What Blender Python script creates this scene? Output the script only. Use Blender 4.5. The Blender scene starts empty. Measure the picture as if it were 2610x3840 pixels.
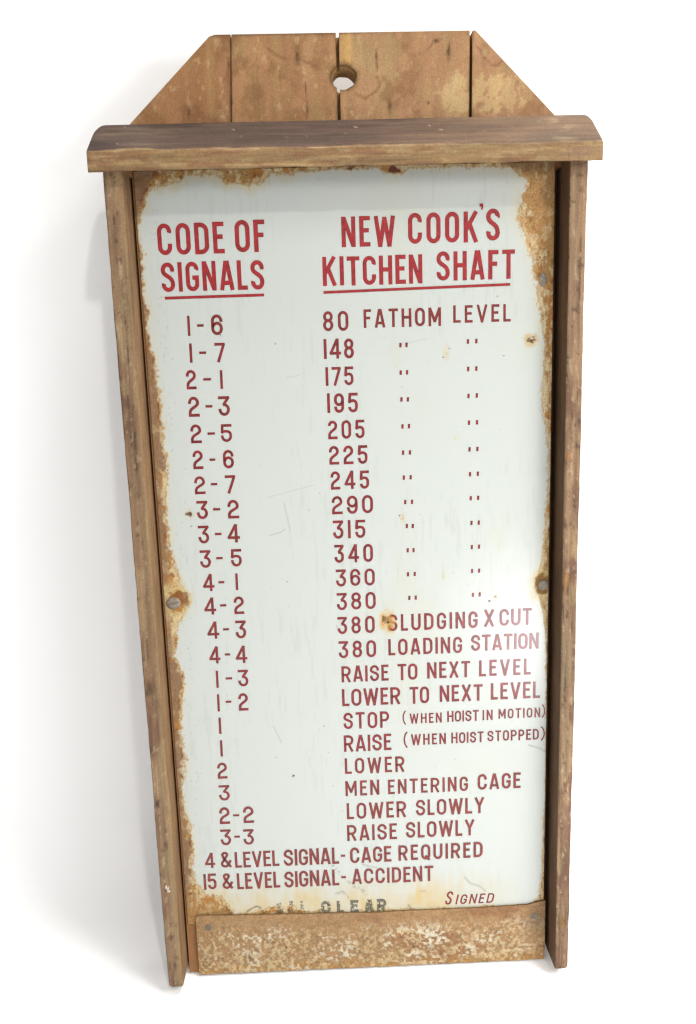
import bpy, bmesh, math, random
import numpy as np
from mathutils import Vector, Matrix

# ------------------------------------------------------------------ scene, camera, light
scene = bpy.context.scene
COL = scene.collection
LEAN = math.radians(6.5)          # the board leans back against the wall behind it
YB = 1.143                        # board coordinates: y = 0 at the ledge, -1.143 at the foot
LIFT = 0.0045


def V(x, y, z):
    """board coordinates (right, up, out of the front face) -> the board's own axes"""
    return Vector((x, -z, y + YB))


ROOT_M = Matrix.Translation((0, 0, LIFT)) @ Matrix.Rotation(-LEAN, 4, 'X')


def board_to_world(x, y, z):
    return ROOT_M @ V(x, y, z)


def board_dir(x, y, z):
    return (ROOT_M.to_3x3() @ Vector((x, -z, y))).normalized()


CAM_C = (-0.03514316, -0.25238720, 1.05155425)
CAM_R = ((0.99916360, -0.02921935, 0.02860642),
         (0.03369052, 0.98470594, -0.17093616),
         (-0.02317427, 0.17175696, 0.98486674))
cam_d = bpy.data.cameras.new('camera')
cam_d.sensor_fit = 'VERTICAL'
cam_d.sensor_height = 36.0
cam_d.sensor_width = 36.0 * 2610 / 3840
cam_d.lens = 36.0 * 2900 / 3840
cam_d.clip_start = 0.02
cam_d.clip_end = 100
cam = bpy.data.objects.new('camera', cam_d)
COL.objects.link(cam)
_ax = [board_dir(*r) for r in CAM_R]
_m = Matrix((_ax[0], _ax[1], _ax[2])).transposed().to_4x4()
_m.translation = board_to_world(*CAM_C)
cam.matrix_world = _m
scene.camera = cam

scene.view_settings.view_transform = 'Standard'
scene.view_settings.look = 'None'
scene.view_settings.exposure = 0.0
scene.view_settings.gamma = 1.0
scene.view_settings.use_curve_mapping = False
scene.render.resolution_x = 696
scene.render.resolution_y = 1024
scene.cycles.use_denoising = True
scene.cycles.max_bounces = 8
scene.cycles.filter_width = 1.3

# a bright room: window side to the right, the dim side (and the photographer) to the left
ENV_DIM, ENV_BRIGHT = 0.25, 0.75
world = bpy.data.worlds.new('World')
scene.world = world
world.use_nodes = True
wt = world.node_tree
wt.nodes.clear()
w_out = wt.nodes.new('ShaderNodeOutputWorld')
w_bg = wt.nodes.new('ShaderNodeBackground')
w_tc = wt.nodes.new('ShaderNodeTexCoord')
w_sep = wt.nodes.new('ShaderNodeSeparateXYZ')
w_mx = wt.nodes.new('ShaderNodeMapRange')
w_mx.interpolation_type = 'SMOOTHSTEP'
w_mx.inputs['From Min'].default_value = -0.40
w_mx.inputs['From Max'].default_value = 0.10
w_mx.inputs['To Min'].default_value = ENV_DIM
w_mx.inputs['To Max'].default_value = ENV_BRIGHT
w_mz = wt.nodes.new('ShaderNodeMapRange')
w_mz.inputs['From Min'].default_value = -0.3
w_mz.inputs['From Max'].default_value = 0.7
w_mz.inputs['To Min'].default_value = 0.9
w_mz.inputs['To Max'].default_value = 1.2
w_mf = wt.nodes.new('ShaderNodeMapRange')      # the far right of the room is dimmer again
w_mf.interpolation_type = 'SMOOTHSTEP'
w_mf.inputs['From Min'].default_value = 0.45
w_mf.inputs['From Max'].default_value = 0.85
w_mf.inputs['To Min'].default_value = 1.15
w_mf.inputs['To Max'].default_value = 0.60
w_mul = wt.nodes.new('ShaderNodeMath')
w_mul.operation = 'MULTIPLY'
w_mul2 = wt.nodes.new('ShaderNodeMath')
w_mul2.operation = 'MULTIPLY'
w_rgb = wt.nodes.new('ShaderNodeRGB')
w_rgb.outputs[0].default_value = (1.0, 0.995, 0.985, 1)
wt.links.new(w_tc.outputs['Generated'], w_sep.inputs[0])
wt.links.new(w_sep.outputs['X'], w_mx.inputs['Value'])
wt.links.new(w_sep.outputs['Z'], w_mz.inputs['Value'])
wt.links.new(w_mx.outputs['Result'], w_mul.inputs[0])
wt.links.new(w_mz.outputs['Result'], w_mul.inputs[1])
wt.links.new(w_rgb.outputs[0], w_bg.inputs['Color'])
wt.links.new(w_sep.outputs['X'], w_mf.inputs['Value'])
wt.links.new(w_mul.outputs[0], w_mul2.inputs[0])
wt.links.new(w_mf.outputs['Result'], w_mul2.inputs[1])
wt.links.new(w_mul2.outputs[0], w_bg.inputs['Strength'])
wt.links.new(w_bg.outputs[0], w_out.inputs['Surface'])


def area_lamp(name, pos, target, size, power, color=(1, 1, 1), size_y=None):
    d = bpy.data.lights.new(name, 'AREA')
    d.energy = power
    d.color = color
    if size_y:
        d.shape = 'ELLIPSE'
        d.size = size
        d.size_y = size_y
    else:
        d.shape = 'DISK'
        d.size = size
    o = bpy.data.objects.new(name, d)
    COL.objects.link(o)
    o.location = pos
    o.rotation_euler = (Vector(target) - Vector(pos)).to_track_quat('-Z', 'Y').to_euler()
    return o


_mid = board_to_world(0, -0.4, 0)
# key: throws the ledge's and the right stile's shadow on the enamel
_k = board_dir(0.264, 0.866, 1.0)
area_lamp('key_lamp', _mid + _k * 4.0, _mid, 0.17, 36, (1.0, 0.97, 0.92))
# big soft light high on the right: draws the soft shadow to the left of the foot
area_lamp('side_softbox', Vector((2.1, -1.35, 3.2)), (-0.2, 0.1, 0.4), 0.7, 28, (1.0, 0.985, 0.96))
# added fill from above, keeps the wall and floor white
area_lamp('overhead_fill', Vector((1.2, -0.10, 4.0)), (0.0, 0.1, 0.0), 0.9, 75, (1.0, 1.0, 1.0))
# added fill close on the right, makes the panel brighten towards that side
area_lamp('right_fill', board_to_world(0.95, 0.10, 0.95), board_to_world(0.1, -0.35, 0), 0.30, 7.0, (1.0, 0.99, 0.97))
# low bright patch mirrored in the enamel at the lower right
area_lamp('low_lamp', board_to_world(0.545, -0.915, 0.84), board_to_world(0.20, -0.61, 0), 0.42, 4.7, (1.0, 1.0, 1.0), 0.28)

# ------------------------------------------------------------------ helpers
rng = np.random.default_rng(7)
random.seed(7)


def link(name, me, mat=None, parent=None):
    o = bpy.data.objects.new(name, me)
    COL.objects.link(o)
    for m in (mat if isinstance(mat, (list, tuple)) else [mat]):
        if m is not None:
            me.materials.append(m)
    if parent is not None:
        o.parent = parent
    return o


def mesh_from(verts, faces, smooth=False):
    me = bpy.data.meshes.new('mesh')
    me.from_pydata([tuple(v) for v in verts], [], faces)
    me.validate()
    if smooth:
        me.polygons.foreach_set('use_smooth', [True] * len(me.polygons))
    me.update()
    return me


def hash2(ix, iy, seed):
    h = (ix.astype(np.int64) * 374761393 + iy.astype(np.int64) * 668265263 + seed * 974711) & 0xffffffff
    h = ((h ^ (h >> 13)) * 1274126177) & 0xffffffff
    h = (h ^ (h >> 16)) & 0xffff
    return h / 65535.0


def vnoise(x, y, seed=0):
    ix = np.floor(x)
    iy = np.floor(y)
    fx = x - ix
    fy = y - iy
    fx = fx * fx * (3 - 2 * fx)
    fy = fy * fy * (3 - 2 * fy)
    a = hash2(ix, iy, seed)
    b = hash2(ix + 1, iy, seed)
    c = hash2(ix, iy + 1, seed)
    d = hash2(ix + 1, iy + 1, seed)
    return (a * (1 - fx) + b * fx) * (1 - fy) + (c * (1 - fx) + d * fx) * fy


def fbm(x, y, sx, sy=None, seed=0, octv=4):
    """fractal noise about 0, roughly -1..1; sx, sy = feature size in metres"""
    sy = sy or sx
    s = 0
    a = 1.0
    t = 0
    for k in range(octv):
        s = s + a * (vnoise(x / sx * 2 ** k + 17.3 * k, y / sy * 2 ** k - 9.1 * k, seed + k) - 0.5) * 2
        t += a
        a *= 0.55
    return s / t * 1.5


def sst(a, b, x):
    t = np.clip((x - a) / (b - a), 0, 1)
    return t * t * (3 - 2 * t)


def mixc(c, col, m):
    return c * (1 - m[:, None]) + np.array(col)[None, :] * m[:, None]


def line_dist(x, y, pts):
    d = np.full(x.shape, 9.0)
    for (ax, ay), (bx, by) in zip(pts[:-1], pts[1:]):
        dx, dy = bx - ax, by - ay
        l2 = dx * dx + dy * dy + 1e-12
        t = np.clip(((x - ax) * dx + (y - ay) * dy) / l2, 0, 1)
        d = np.minimum(d, np.hypot(x - ax - t * dx, y - ay - t * dy))
    return d


def poly_inside(x, y, pts):
    ins = np.zeros(x.shape, bool)
    n = len(pts)
    for i in range(n):
        (ax, ay), (bx, by) = pts[i], pts[(i + 1) % n]
        c = ((ay > y) != (by > y)) & (x < (bx - ax) * (y - ay) / (by - ay + 1e-12) + ax)
        ins ^= c
    return ins


def set_color(me, rgb, name='paint'):
    at = me.color_attributes.new(name, 'FLOAT_COLOR', 'POINT')
    a = np.ones((len(me.vertices), 4), np.float32)
    a[:, :3] = np.clip(rgb, 0, 1)
    at.data.foreach_set('color', a.ravel())


def set_float(me, val, name):
    at = me.attributes.new(name, 'FLOAT', 'POINT')
    at.data.foreach_set('value', np.asarray(val, np.float32))


def board_xyz(me):
    co = np.empty(len(me.vertices) * 3, np.float32)
    me.vertices.foreach_get('co', co)
    co = co.reshape(-1, 3).astype(float)
    return co[:, 0], co[:, 2] - YB, -co[:, 1]


# ------------------------------------------------------------------ materials
def new_mat(name):
    m = bpy.data.materials.new(name)
    m.use_nodes = True
    nt = m.node_tree
    b = nt.nodes['Principled BSDF']
    return m, nt, b


def nd(nt, typ, **kw):
    n = nt.nodes.new(typ)
    for k, v in kw.items():
        setattr(n, k, v)
    return n


def painted_wood(name, scale, rough=0.72, bump=0.25, contrast=0.28, level=0.84):
    """vertex-painted timber with a fine node grain; scale = noise frequency per board axis (x, out, y)"""
    m, nt, b = new_mat(name)
    at = nd(nt, 'ShaderNodeAttribute', attribute_name='paint')
    tc = nd(nt, 'ShaderNodeTexCoord')
    mp = nd(nt, 'ShaderNodeMapping')
    mp.inputs['Scale'].default_value = scale
    nt.links.new(tc.outputs['Object'], mp.inputs['Vector'])
    n1 = nd(nt, 'ShaderNodeTexNoise')
    n1.inputs['Scale'].default_value = 1.0
    n1.inputs['Detail'].default_value = 6.0
    n1.inputs['Roughness'].default_value = 0.65
    n1.inputs['Distortion'].default_value = 0.6
    nt.links.new(mp.outputs['Vector'], n1.inputs['Vector'])
    n2 = nd(nt, 'ShaderNodeTexNoise')
    n2.inputs['Scale'].default_value = 420.0
    n2.inputs['Detail'].default_value = 4.0
    nt.links.new(tc.outputs['Object'], n2.inputs['Vector'])
    r1 = nd(nt, 'ShaderNodeMapRange')
    r1.inputs['From Min'].default_value = 0.28
    r1.inputs['From Max'].default_value = 0.72
    r1.inputs['To Min'].default_value = (1 - contrast) * level
    r1.inputs['To Max'].default_value = (1 + contrast * 0.85) * level
    nt.links.new(n1.outputs['Fac'], r1.inputs['Value'])
    r2 = nd(nt, 'ShaderNodeMapRange')
    r2.inputs['From Min'].default_value = 0.3
    r2.inputs['From Max'].default_value = 0.7
    r2.inputs['To Min'].default_value = 0.84
    r2.inputs['To Max'].default_value = 1.14
    nt.links.new(n2.outputs['Fac'], r2.inputs['Value'])
    mu = nd(nt, 'ShaderNodeMath', operation='MULTIPLY')
    nt.links.new(r1.outputs['Result'], mu.inputs[0])
    nt.links.new(r2.outputs['Result'], mu.inputs[1])
    vm = nd(nt, 'ShaderNodeVectorMath', operation='SCALE')
    nt.links.new(at.outputs['Color'], vm.inputs[0])
    nt.links.new(mu.outputs[0], vm.inputs['Scale'])
    nt.links.new(vm.outputs['Vector'], b.inputs['Base Color'])
    b.inputs['Roughness'].default_value = rough
    b.inputs['Specular IOR Level'].default_value = 0.3
    ad = nd(nt, 'ShaderNodeMath', operation='ADD')
    nt.links.new(n1.outputs['Fac'], ad.inputs[0])
    nt.links.new(n2.outputs['Fac'], ad.inputs[1])
    bp = nd(nt, 'ShaderNodeBump')
    bp.inputs['Strength'].default_value = bump
    bp.inputs['Distance'].default_value = 0.0012
    nt.links.new(ad.outputs[0], bp.inputs['Height'])
    nt.links.new(bp.outputs['Normal'], b.inputs['Normal'])
    return m


M_PLANK = painted_wood('weathered_plank', (70, 40, 12), contrast=0.15)
M_STILE = painted_wood('weathered_stile', (130, 130, 6), bump=0.5, contrast=0.36)
M_LEDGE = painted_wood('weathered_ledge', (6, 110, 130), bump=0.45, contrast=0.36)
M_PLATE = painted_wood('chipped_paint', (160, 160, 160), rough=0.8, bump=0.4)


def enamel_mat():
    m, nt, b = new_mat('vitreous_enamel')
    at = nd(nt, 'ShaderNodeAttribute', attribute_name='paint')
    ru = nd(nt, 'ShaderNodeAttribute', attribute_name='rust')
    tc = nd(nt, 'ShaderNodeTexCoord')
    n1 = nd(nt, 'ShaderNodeTexNoise')
    n1.inputs['Scale'].default_value = 380.0
    n1.inputs['Detail'].default_value = 5.0
    n1.inputs['Roughness'].default_value = 0.7
    nt.links.new(tc.outputs['Object'], n1.inputs['Vector'])
    r1 = nd(nt, 'ShaderNodeMapRange')
    r1.inputs['From Min'].default_value = 0.25
    r1.inputs['From Max'].default_value = 0.75
    r1.inputs['To Min'].default_value = 0.45
    r1.inputs['To Max'].default_value = 1.55
    nt.links.new(n1.outputs['Fac'], r1.inputs['Value'])
    one = nd(nt, 'ShaderNodeMix', data_type='FLOAT')
    one.inputs['A'].default_value = 1.0
    nt.links.new(ru.outputs['Fac'], one.inputs['Factor'])
    nt.links.new(r1.outputs['Result'], one.inputs['B'])
    vm = nd(nt, 'ShaderNodeVectorMath', operation='SCALE')
    nt.links.new(at.outputs['Color'], vm.inputs[0])
    nt.links.new(one.outputs['Result'], vm.inputs['Scale'])
    nt.links.new(vm.outputs['Vector'], b.inputs['Base Color'])
    rr = nd(nt, 'ShaderNodeMapRange')
    rr.inputs['To Min'].default_value = 0.27
    rr.inputs['To Max'].default_value = 0.85
    nt.links.new(ru.outputs['Fac'], rr.inputs['Value'])
    nt.links.new(rr.outputs['Result'], b.inputs['Roughness'])
    b.inputs['IOR'].default_value = 1.47
    # orange peel of the fired glaze plus the crust of the rust
    n2 = nd(nt, 'ShaderNodeTexNoise')
    n2.inputs['Scale'].default_value = 95.0
    n2.inputs['Detail'].default_value = 3.0
    nt.links.new(tc.outputs['Object'], n2.inputs['Vector'])
    mr = nd(nt, 'ShaderNodeMath', operation='MULTIPLY')
    nt.links.new(n1.outputs['Fac'], mr.inputs[0])
    nt.links.new(ru.outputs['Fac'], mr.inputs[1])
    n3 = nd(nt, 'ShaderNodeTexNoise')
    n3.inputs['Scale'].default_value = 14.0
    n3.inputs['Detail'].default_value = 2.0
    nt.links.new(tc.outputs['Object'], n3.inputs['Vector'])
    m3 = nd(nt, 'ShaderNodeMath', operation='MULTIPLY_ADD')
    m3.inputs[1].default_value = 0.8
    nt.links.new(n3.outputs['Fac'], m3.inputs[0])
    nt.links.new(mr.outputs[0], m3.inputs[2])
    m2 = nd(nt, 'ShaderNodeMath', operation='MULTIPLY_ADD')
    m2.inputs[1].default_value = 0.20
    nt.links.new(n2.outputs['Fac'], m2.inputs[0])
    nt.links.new(m3.outputs[0], m2.inputs[2])
    bp = nd(nt, 'ShaderNodeBump')
    bp.inputs['Strength'].default_value = 0.6
    bp.inputs['Distance'].default_value = 0.0011
    nt.links.new(m2.outputs[0], bp.inputs['Height'])
    nt.links.new(bp.outputs['Normal'], b.inputs['Normal'])
    return m


M_ENAMEL = enamel_mat()


def letter_mat(name, col, worn=0.0, rough=0.25, var=0.3, rust_at=None):
    m, nt, b = new_mat(name)
    tc = nd(nt, 'ShaderNodeTexCoord')
    n1 = nd(nt, 'ShaderNodeTexNoise')
    n1.inputs['Scale'].default_value = 130.0
    n1.inputs['Detail'].default_value = 4.0
    nt.links.new(tc.outputs['Object'], n1.inputs['Vector'])
    r1 = nd(nt, 'ShaderNodeMapRange')
    r1.inputs['From Min'].default_value = 0.3
    r1.inputs['From Max'].default_value = 0.7
    r1.inputs['To Min'].default_value = 1.0 - var
    r1.inputs['To Max'].default_value = 1.0 + var
    nt.links.new(n1.outputs['Fac'], r1.inputs['Value'])
    vm = nd(nt, 'ShaderNodeVectorMath', operation='SCALE')
    vm.inputs[0].default_value = col
    nt.links.new(r1.outputs['Result'], vm.inputs['Scale'])
    nt.links.new(vm.outputs['Vector'], b.inputs['Base Color'])
    b.inputs['Roughness'].default_value = rough
    b.inputs['IOR'].default_value = 1.47
    if rust_at:                                   # a chip whose rust has crept over the letter
        ds = nd(nt, 'ShaderNodeVectorMath', operation='DISTANCE')
        ds.inputs[1].default_value = rust_at
        nt.links.new(tc.outputs['Object'], ds.inputs[0])
        sb = nd(nt, 'ShaderNodeMath', operation='MULTIPLY_ADD')
        sb.inputs[1].default_value = 0.010
        nt.links.new(n1.outputs['Fac'], sb.inputs[0])
        nt.links.new(ds.outputs['Value'], sb.inputs[2])
        mk = nd(nt, 'ShaderNodeMapRange')
        mk.inputs['From Min'].default_value = 0.0125
        mk.inputs['From Max'].default_value = 0.0165
        mk.inputs['To Min'].default_value = 0.9
        mk.inputs['To Max'].default_value = 0.0
        nt.links.new(sb.outputs[0], mk.inputs['Value'])
        mx = nd(nt, 'ShaderNodeMix', data_type='RGBA')
        mx.inputs['B'].default_value = (0.36, 0.17, 0.04, 1)
        nt.links.new(mk.outputs['Result'], mx.inputs['Factor'])
        nt.links.new(vm.outputs['Vector'], mx.inputs['A'])
        nt.links.new(mx.outputs['Result'], b.inputs['Base Color'])
    if worn > 0:
        n2 = nd(nt, 'ShaderNodeTexNoise')
        n2.inputs['Scale'].default_value = 260.0
        n2.inputs['Detail'].default_value = 4.0
        nt.links.new(tc.outputs['Object'], n2.inputs['Vector'])
        r2 = nd(nt, 'ShaderNodeMapRange')
        r2.inputs['From Min'].default_value = worn - 0.05
        r2.inputs['From Max'].default_value = worn + 0.05
        nt.links.new(n2.outputs['Fac'], r2.inputs['Value'])
        nt.links.new(r2.outputs['Result'], b.inputs['Alpha'])
    return m


M_RED = letter_mat('red_heading_enamel', (0.250, 0.015, 0.018), var=0.26)
M_MAROON = letter_mat('dull_red_lettering', (0.165, 0.018, 0.020), var=0.36)
M_RUSTED = letter_mat('rusted_dull_red_lettering', (0.165, 0.018, 0.020), var=0.36, rust_at=(0.0418, 0.0, -0.5965 + YB))
M_BRICK = letter_mat('brick_red_lettering', (0.158, 0.020, 0.017), var=0.34)
M_STENCIL = letter_mat('worn_black_stencil', (0.10, 0.095, 0.07), worn=0.43, rough=0.6)
M_STENCIL_FADED = letter_mat('nearly_gone_stencil', (0.15, 0.13, 0.085), worn=0.53, rough=0.6)


def simple_mat(name, col, rough=0.6, metal=0.0, var=0.3, scale=250.0, bump=0.3):
    m, nt, b = new_mat(name)
    tc = nd(nt, 'ShaderNodeTexCoord')
    n1 = nd(nt, 'ShaderNodeTexNoise')
    n1.inputs['Scale'].default_value = scale
    n1.inputs['Detail'].default_value = 5.0
    nt.links.new(tc.outputs['Object'], n1.inputs['Vector'])
    r1 = nd(nt, 'ShaderNodeMapRange')
    r1.inputs['From Min'].default_value = 0.3
    r1.inputs['From Max'].default_value = 0.7
    r1.inputs['To Min'].default_value = 1.0 - var
    r1.inputs['To Max'].default_value = 1.0 + var
    nt.links.new(n1.outputs['Fac'], r1.inputs['Value'])
    vm = nd(nt, 'ShaderNodeVectorMath', operation='SCALE')
    vm.inputs[0].default_value = col
    nt.links.new(r1.outputs['Result'], vm.inputs['Scale'])
    nt.links.new(vm.outputs['Vector'], b.inputs['Base Color'])
    b.inputs['Roughness'].default_value = rough
    b.inputs['Metallic'].default_value = metal
    if bump:
        bp = nd(nt, 'ShaderNodeBump')
        bp.inputs['Strength'].default_value = bump
        bp.inputs['Distance'].default_value = 0.0008
        nt.links.new(n1.outputs['Fac'], bp.inputs['Height'])
        nt.links.new(bp.outputs['Normal'], b.inputs['Normal'])
    return m


M_SCREW = simple_mat('dull_screw_steel', (0.20, 0.165, 0.125), 0.6, 0.2)
M_NAIL = simple_mat('dark_nail', (0.12, 0.10, 0.075), 0.7, 0.1)
M_WHITE = simple_mat('white_paint', (0.93, 0.93, 0.93), 0.9, 0, var=0.006, scale=3.0, bump=0)

# ------------------------------------------------------------------ setting: white wall running down into a white floor
WALL_Y = 0.238
prof = [(-7.0, 0.0), (-3.0, 0.0), (-1.0, 0.0)]
Rc = 0.12
for k in range(13):
    a = k / 12 * math.pi / 2
    prof.append((WALL_Y - Rc + Rc * math.sin(a), Rc - Rc * math.cos(a)))
prof += [(WALL_Y, 1.0), (WALL_Y, 2.0), (WALL_Y, 5.0)]
vs, fs = [], []
for (py, pz) in prof:
    for px in (-6.0, -2.0, 2.0, 6.0):
        vs.append((px, py, pz))
for i in range(len(prof) - 1):
    for j in range(3):
        fs.append((i * 4 + j, i * 4 + j + 1, i * 4 + j + 5, i * 4 + j + 4))
bk = link('backdrop', mesh_from(vs, fs, True), M_WHITE)
bk['kind'] = 'structure'
bk['label'] = 'plain white wall running down into the white floor under the board'
bk['category'] = 'backdrop'

# ------------------------------------------------------------------ the sign board
root = bpy.data.objects.new('sign_board', None)
COL.objects.link(root)
root.matrix_world = ROOT_M
root.empty_display_size = 0.1
root['label'] = 'tall weathered wooden board with a rusty white enamel sign lettered in red'
root['category'] = 'sign'


def loft(sections, cap=True):
    n = len(sections[0])
    verts = [v for s in sections for v in s]
    faces = []
    for i in range(len(sections) - 1):
        for j in range(n):
            k = (j + 1) % n
            faces.append((i * n + j, i * n + k, (i + 1) * n + k, (i + 1) * n + j))
    if cap:
        faces.append(tuple(range(n))[::-1])
        faces.append(tuple((len(sections) - 1) * n + j for j in range(n)))
    bm = bmesh.new()
    bv = [bm.verts.new(v) for v in verts]
    for f in faces:
        try:
            bm.faces.new([bv[i] for i in f])
        except ValueError:
            pass
    bmesh.ops.recalc_face_normals(bm, faces=bm.faces)
    me = bpy.data.meshes.new('mesh')
    bm.to_mesh(me)
    bm.free()
    return me


def smooth_by_angle(me, deg=35):
    me.polygons.foreach_set('use_smooth', [True] * len(me.polygons))
    bm = bmesh.new()
    bm.from_mesh(me)
    for e in bm.edges:
        if len(e.link_faces) == 2 and e.calc_face_angle(0) > math.radians(deg):
            e.smooth = False
    bm.to_mesh(me)
    bm.free()


# ---- backing planks, tongued behind one another, with the clipped crown on top
def sx(px):
    return (px - 1287) / 3005.0


def sy(py):
    return 0.1724 - (py - 120) / 3170.0


def P(*pts):
    return [(sx(a), sy(b)) for a, b in pts]


SEAMS = [(-0.2735, -0.2735), (-0.1385, -0.1439), (-0.0059, -0.0069), (0.1619, 0.1607), (0.2705, 0.2705)]
GAPS = [0.0, 0.0012, 0.0040, 0.0036, 0.0]


def crown_paint(x, y, tone):
    base = np.array(tone)
    c = np.repeat(base[None, :], len(x), 0)
    patch = fbm(x, y, 0.05, 0.09, 11)
    c = mixc(c, base * np.array([0.82, 0.74, 0.66]), sst(0.05, 0.7, patch) * 0.8)
    c = mixc(c, (0.36, 0.23, 0.115), sst(0.1, 0.65, fbm(x, y, 0.022, 0.04, 23)) * 0.55)
    streak = fbm(x, y, 0.006, 0.07, 31)
    c = c * (1 + 0.07 * streak[:, None])
    c = mixc(c, base * np.array([1.10, 1.10, 1.16]), sst(0.0, 0.5, fbm(x, y, 0.035, 0.03, 35)) * 0.9)
    c = mixc(c, base * np.array([0.86, 0.86, 0.78]), sst(0.05, 0.5, fbm(x, y, 0.018, 0.022, 36)) * 0.9)
    c = mixc(c, base * np.array([1.0, 1.12, 1.05]), sst(0.1, 0.6, fbm(x, y, 0.012, 0.05, 37)) * 0.9)
    fl = fbm(x, y, 0.007, 0.011, 41)
    c = mixc(c, (0.43, 0.30, 0.15), sst(0.55, 0.8, fl) * 0.55)
    # khaki worn area right of the hole, and the bright bare wood beside it
    w = np.exp(-((x - 0.035) / 0.03) ** 2 - ((y - 0.135) / 0.035) ** 2)
    c = mixc(c, (0.37, 0.265, 0.125), np.clip(w * (0.7 + 0.6 * fbm(x, y, 0.012, 0.03, 5)), 0, 0.8))
    w = sst(0.012, 0.002, np.abs(x - 0.005)) * sst(0.118, 0.135, y)
    c = mixc(c, (0.47, 0.30, 0.10), np.clip(w * (0.55 + 0.7 * streak), 0, 0.75))
    # scraped pale patch across the right seam
    w = sst(0.25, 0.55, 1.15 - np.abs((x - 0.177) / 0.062) ** 3 - np.abs((y - 0.097) / 0.026) ** 3 + 0.6 * fbm(x, y, 0.012, 0.014, 3)) \
        * sst(-0.55, -0.25, fbm(x, y, 0.010, 0.012, 77))
    c = mixc(c, (0.45, 0.325, 0.155), w * 0.75)
    w = np.exp(-((x - 0.145) / 0.012) ** 2 - ((y - 0.098) / 0.022) ** 2)
    c = mixc(c, (0.45, 0.33, 0.16), np.clip(w * 1.2, 0, 0.85) * sst(-0.3, 0.1, fbm(x, y, 0.008, 0.01, 78)))
    # water marks: dark tide lines, a little pinker inside
    for pts, r in ((P((990, 158), (1000, 178), (1035, 200), (1085, 216), (1120, 214), (1150, 225), (1195, 240)), 0.0022),
                   (P((1518, 162), (1522, 198), (1555, 213), (1595, 210), (1618, 180), (1625, 160), (1650, 158)), 0.0024),
                   (P((1795, 182), (1815, 215), (1850, 245), (1880, 250), (1895, 236)), 0.0024),
                   (P((1335, 345), (1370, 362), (1405, 348), (1424, 312), (1418, 280)), 0.0026),
                   (P((1238, 258), (1252, 300), (1258, 352), (1280, 352)), 0.0022)):
        d = line_dist(x + 0.003 * fbm(x, y, 0.012, seed=9), y + 0.003 * fbm(x, y, 0.012, seed=8), pts)
        c = mixc(c, base * np.array([0.55, 0.46, 0.36]), sst(r * (1.2 + 0.6 * fbm(x, y, 0.012, seed=14)), 0, d) * np.clip(0.5 + 0.5 * fbm(x, y, 0.016, seed=13), 0, 0.75))
    for pts in (P((1518, 158), (1522, 195), (1555, 210), (1600, 205), (1622, 150)), P((1340, 230), (1340, 340), (1400, 345), (1424, 300))):
        c = mixc(c, base * np.array([1.06, 1.02, 1.05]), poly_inside(x, y, pts) * 0.5)
    # nail dents and knots
    for (px, py, w_, h_) in ((697, 405, 5, 18), (1116, 205, 7, 26), (1146, 405, 3, 22), (1144, 330, 2, 30), (1414, 213, 4, 22),
                             (1686, 205, 6, 20), (1461, 395, 6, 22), (857, 235, 4, 24), (1608, 388, 5, 5), (1640, 160, 8, 6),
                             (1415, 250, 2, 16), (1690, 185, 2, 14)):
        ax, ay = sx(px), sy(py)
        q = np.sqrt(((x - ax) / (w_ / 3005.0)) ** 2 + ((y - ay) / (h_ / 3170.0)) ** 2) + 0.35 * fbm(x, y, 0.004, seed=px)
        c = mixc(c, base * np.array([0.5, 0.42, 0.3]), sst(2.0, 1.2, q) * 0.5)
        c = mixc(c, (0.06, 0.03, 0.012), sst(1.0, 0.55, q) * 0.8)
    # ragged dark edges of the joints, rubbed rim of the hole
    for k_ in (1, 2, 3):
        tt = np.clip((y - 0.067) / 0.105, 0, 1)
        ds = np.abs(x - (SEAMS[k_][1] * (1 - tt) + SEAMS[k_][0] * tt)) - GAPS[k_] / 2
        c = mixc(c, (0.075, 0.038, 0.016), sst(0.0022, 0.0002, ds + 0.0016 * fbm(x, y, 0.003, 0.016, 170 + k_)) * np.clip(0.45 + 0.6 * fbm(x, y, 0.01, 0.03, 180 + k_), 0, 0.85))
        c = mixc(c, base * np.array([1.2, 1.22, 1.1]), sst(0.006, 0.002, np.abs(ds - 0.004)) * np.clip(fbm(x, y, 0.004, 0.03, 190 + k_), 0, 0.7))
    hd = np.hypot((x - 0.0004) / 1.08, (y - 0.1200) / 0.97) - 0.0150
    c = mixc(c, (0.20, 0.105, 0.030), sst(0.0065, 0.0, hd + 0.003 * fbm(x, y, 0.006, seed=199)) * 0.7)
    c = mixc(c, (0.07, 0.035, 0.012), sst(0.0022, 0.0, hd + 0.0012 * fbm(x, y, 0.005, seed=198)) * 0.7)
    c = mixc(c, base * np.array([0.62, 0.52, 0.42]), sst(0.25, 0.65, fbm(x, y, 0.028, 0.034, 197)) * 0.55)
    # worn top edge
    top = 0.1716 - y
    c = mixc(c, (0.10, 0.055, 0.028), sst(0.0035, 0.0005, top + 0.0012 * fbm(x, y, 0.012, seed=51)) * 0.75 * sst(0.11, -0.02, x))
    return c


TONES = [(0.275, 0.140, 0.060), (0.295, 0.160, 0.072), (0.315, 0.175, 0.085), (0.330, 0.185, 0.092)]
Z0, Z1 = -0.034, -0.002
ZM = -0.016


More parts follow.
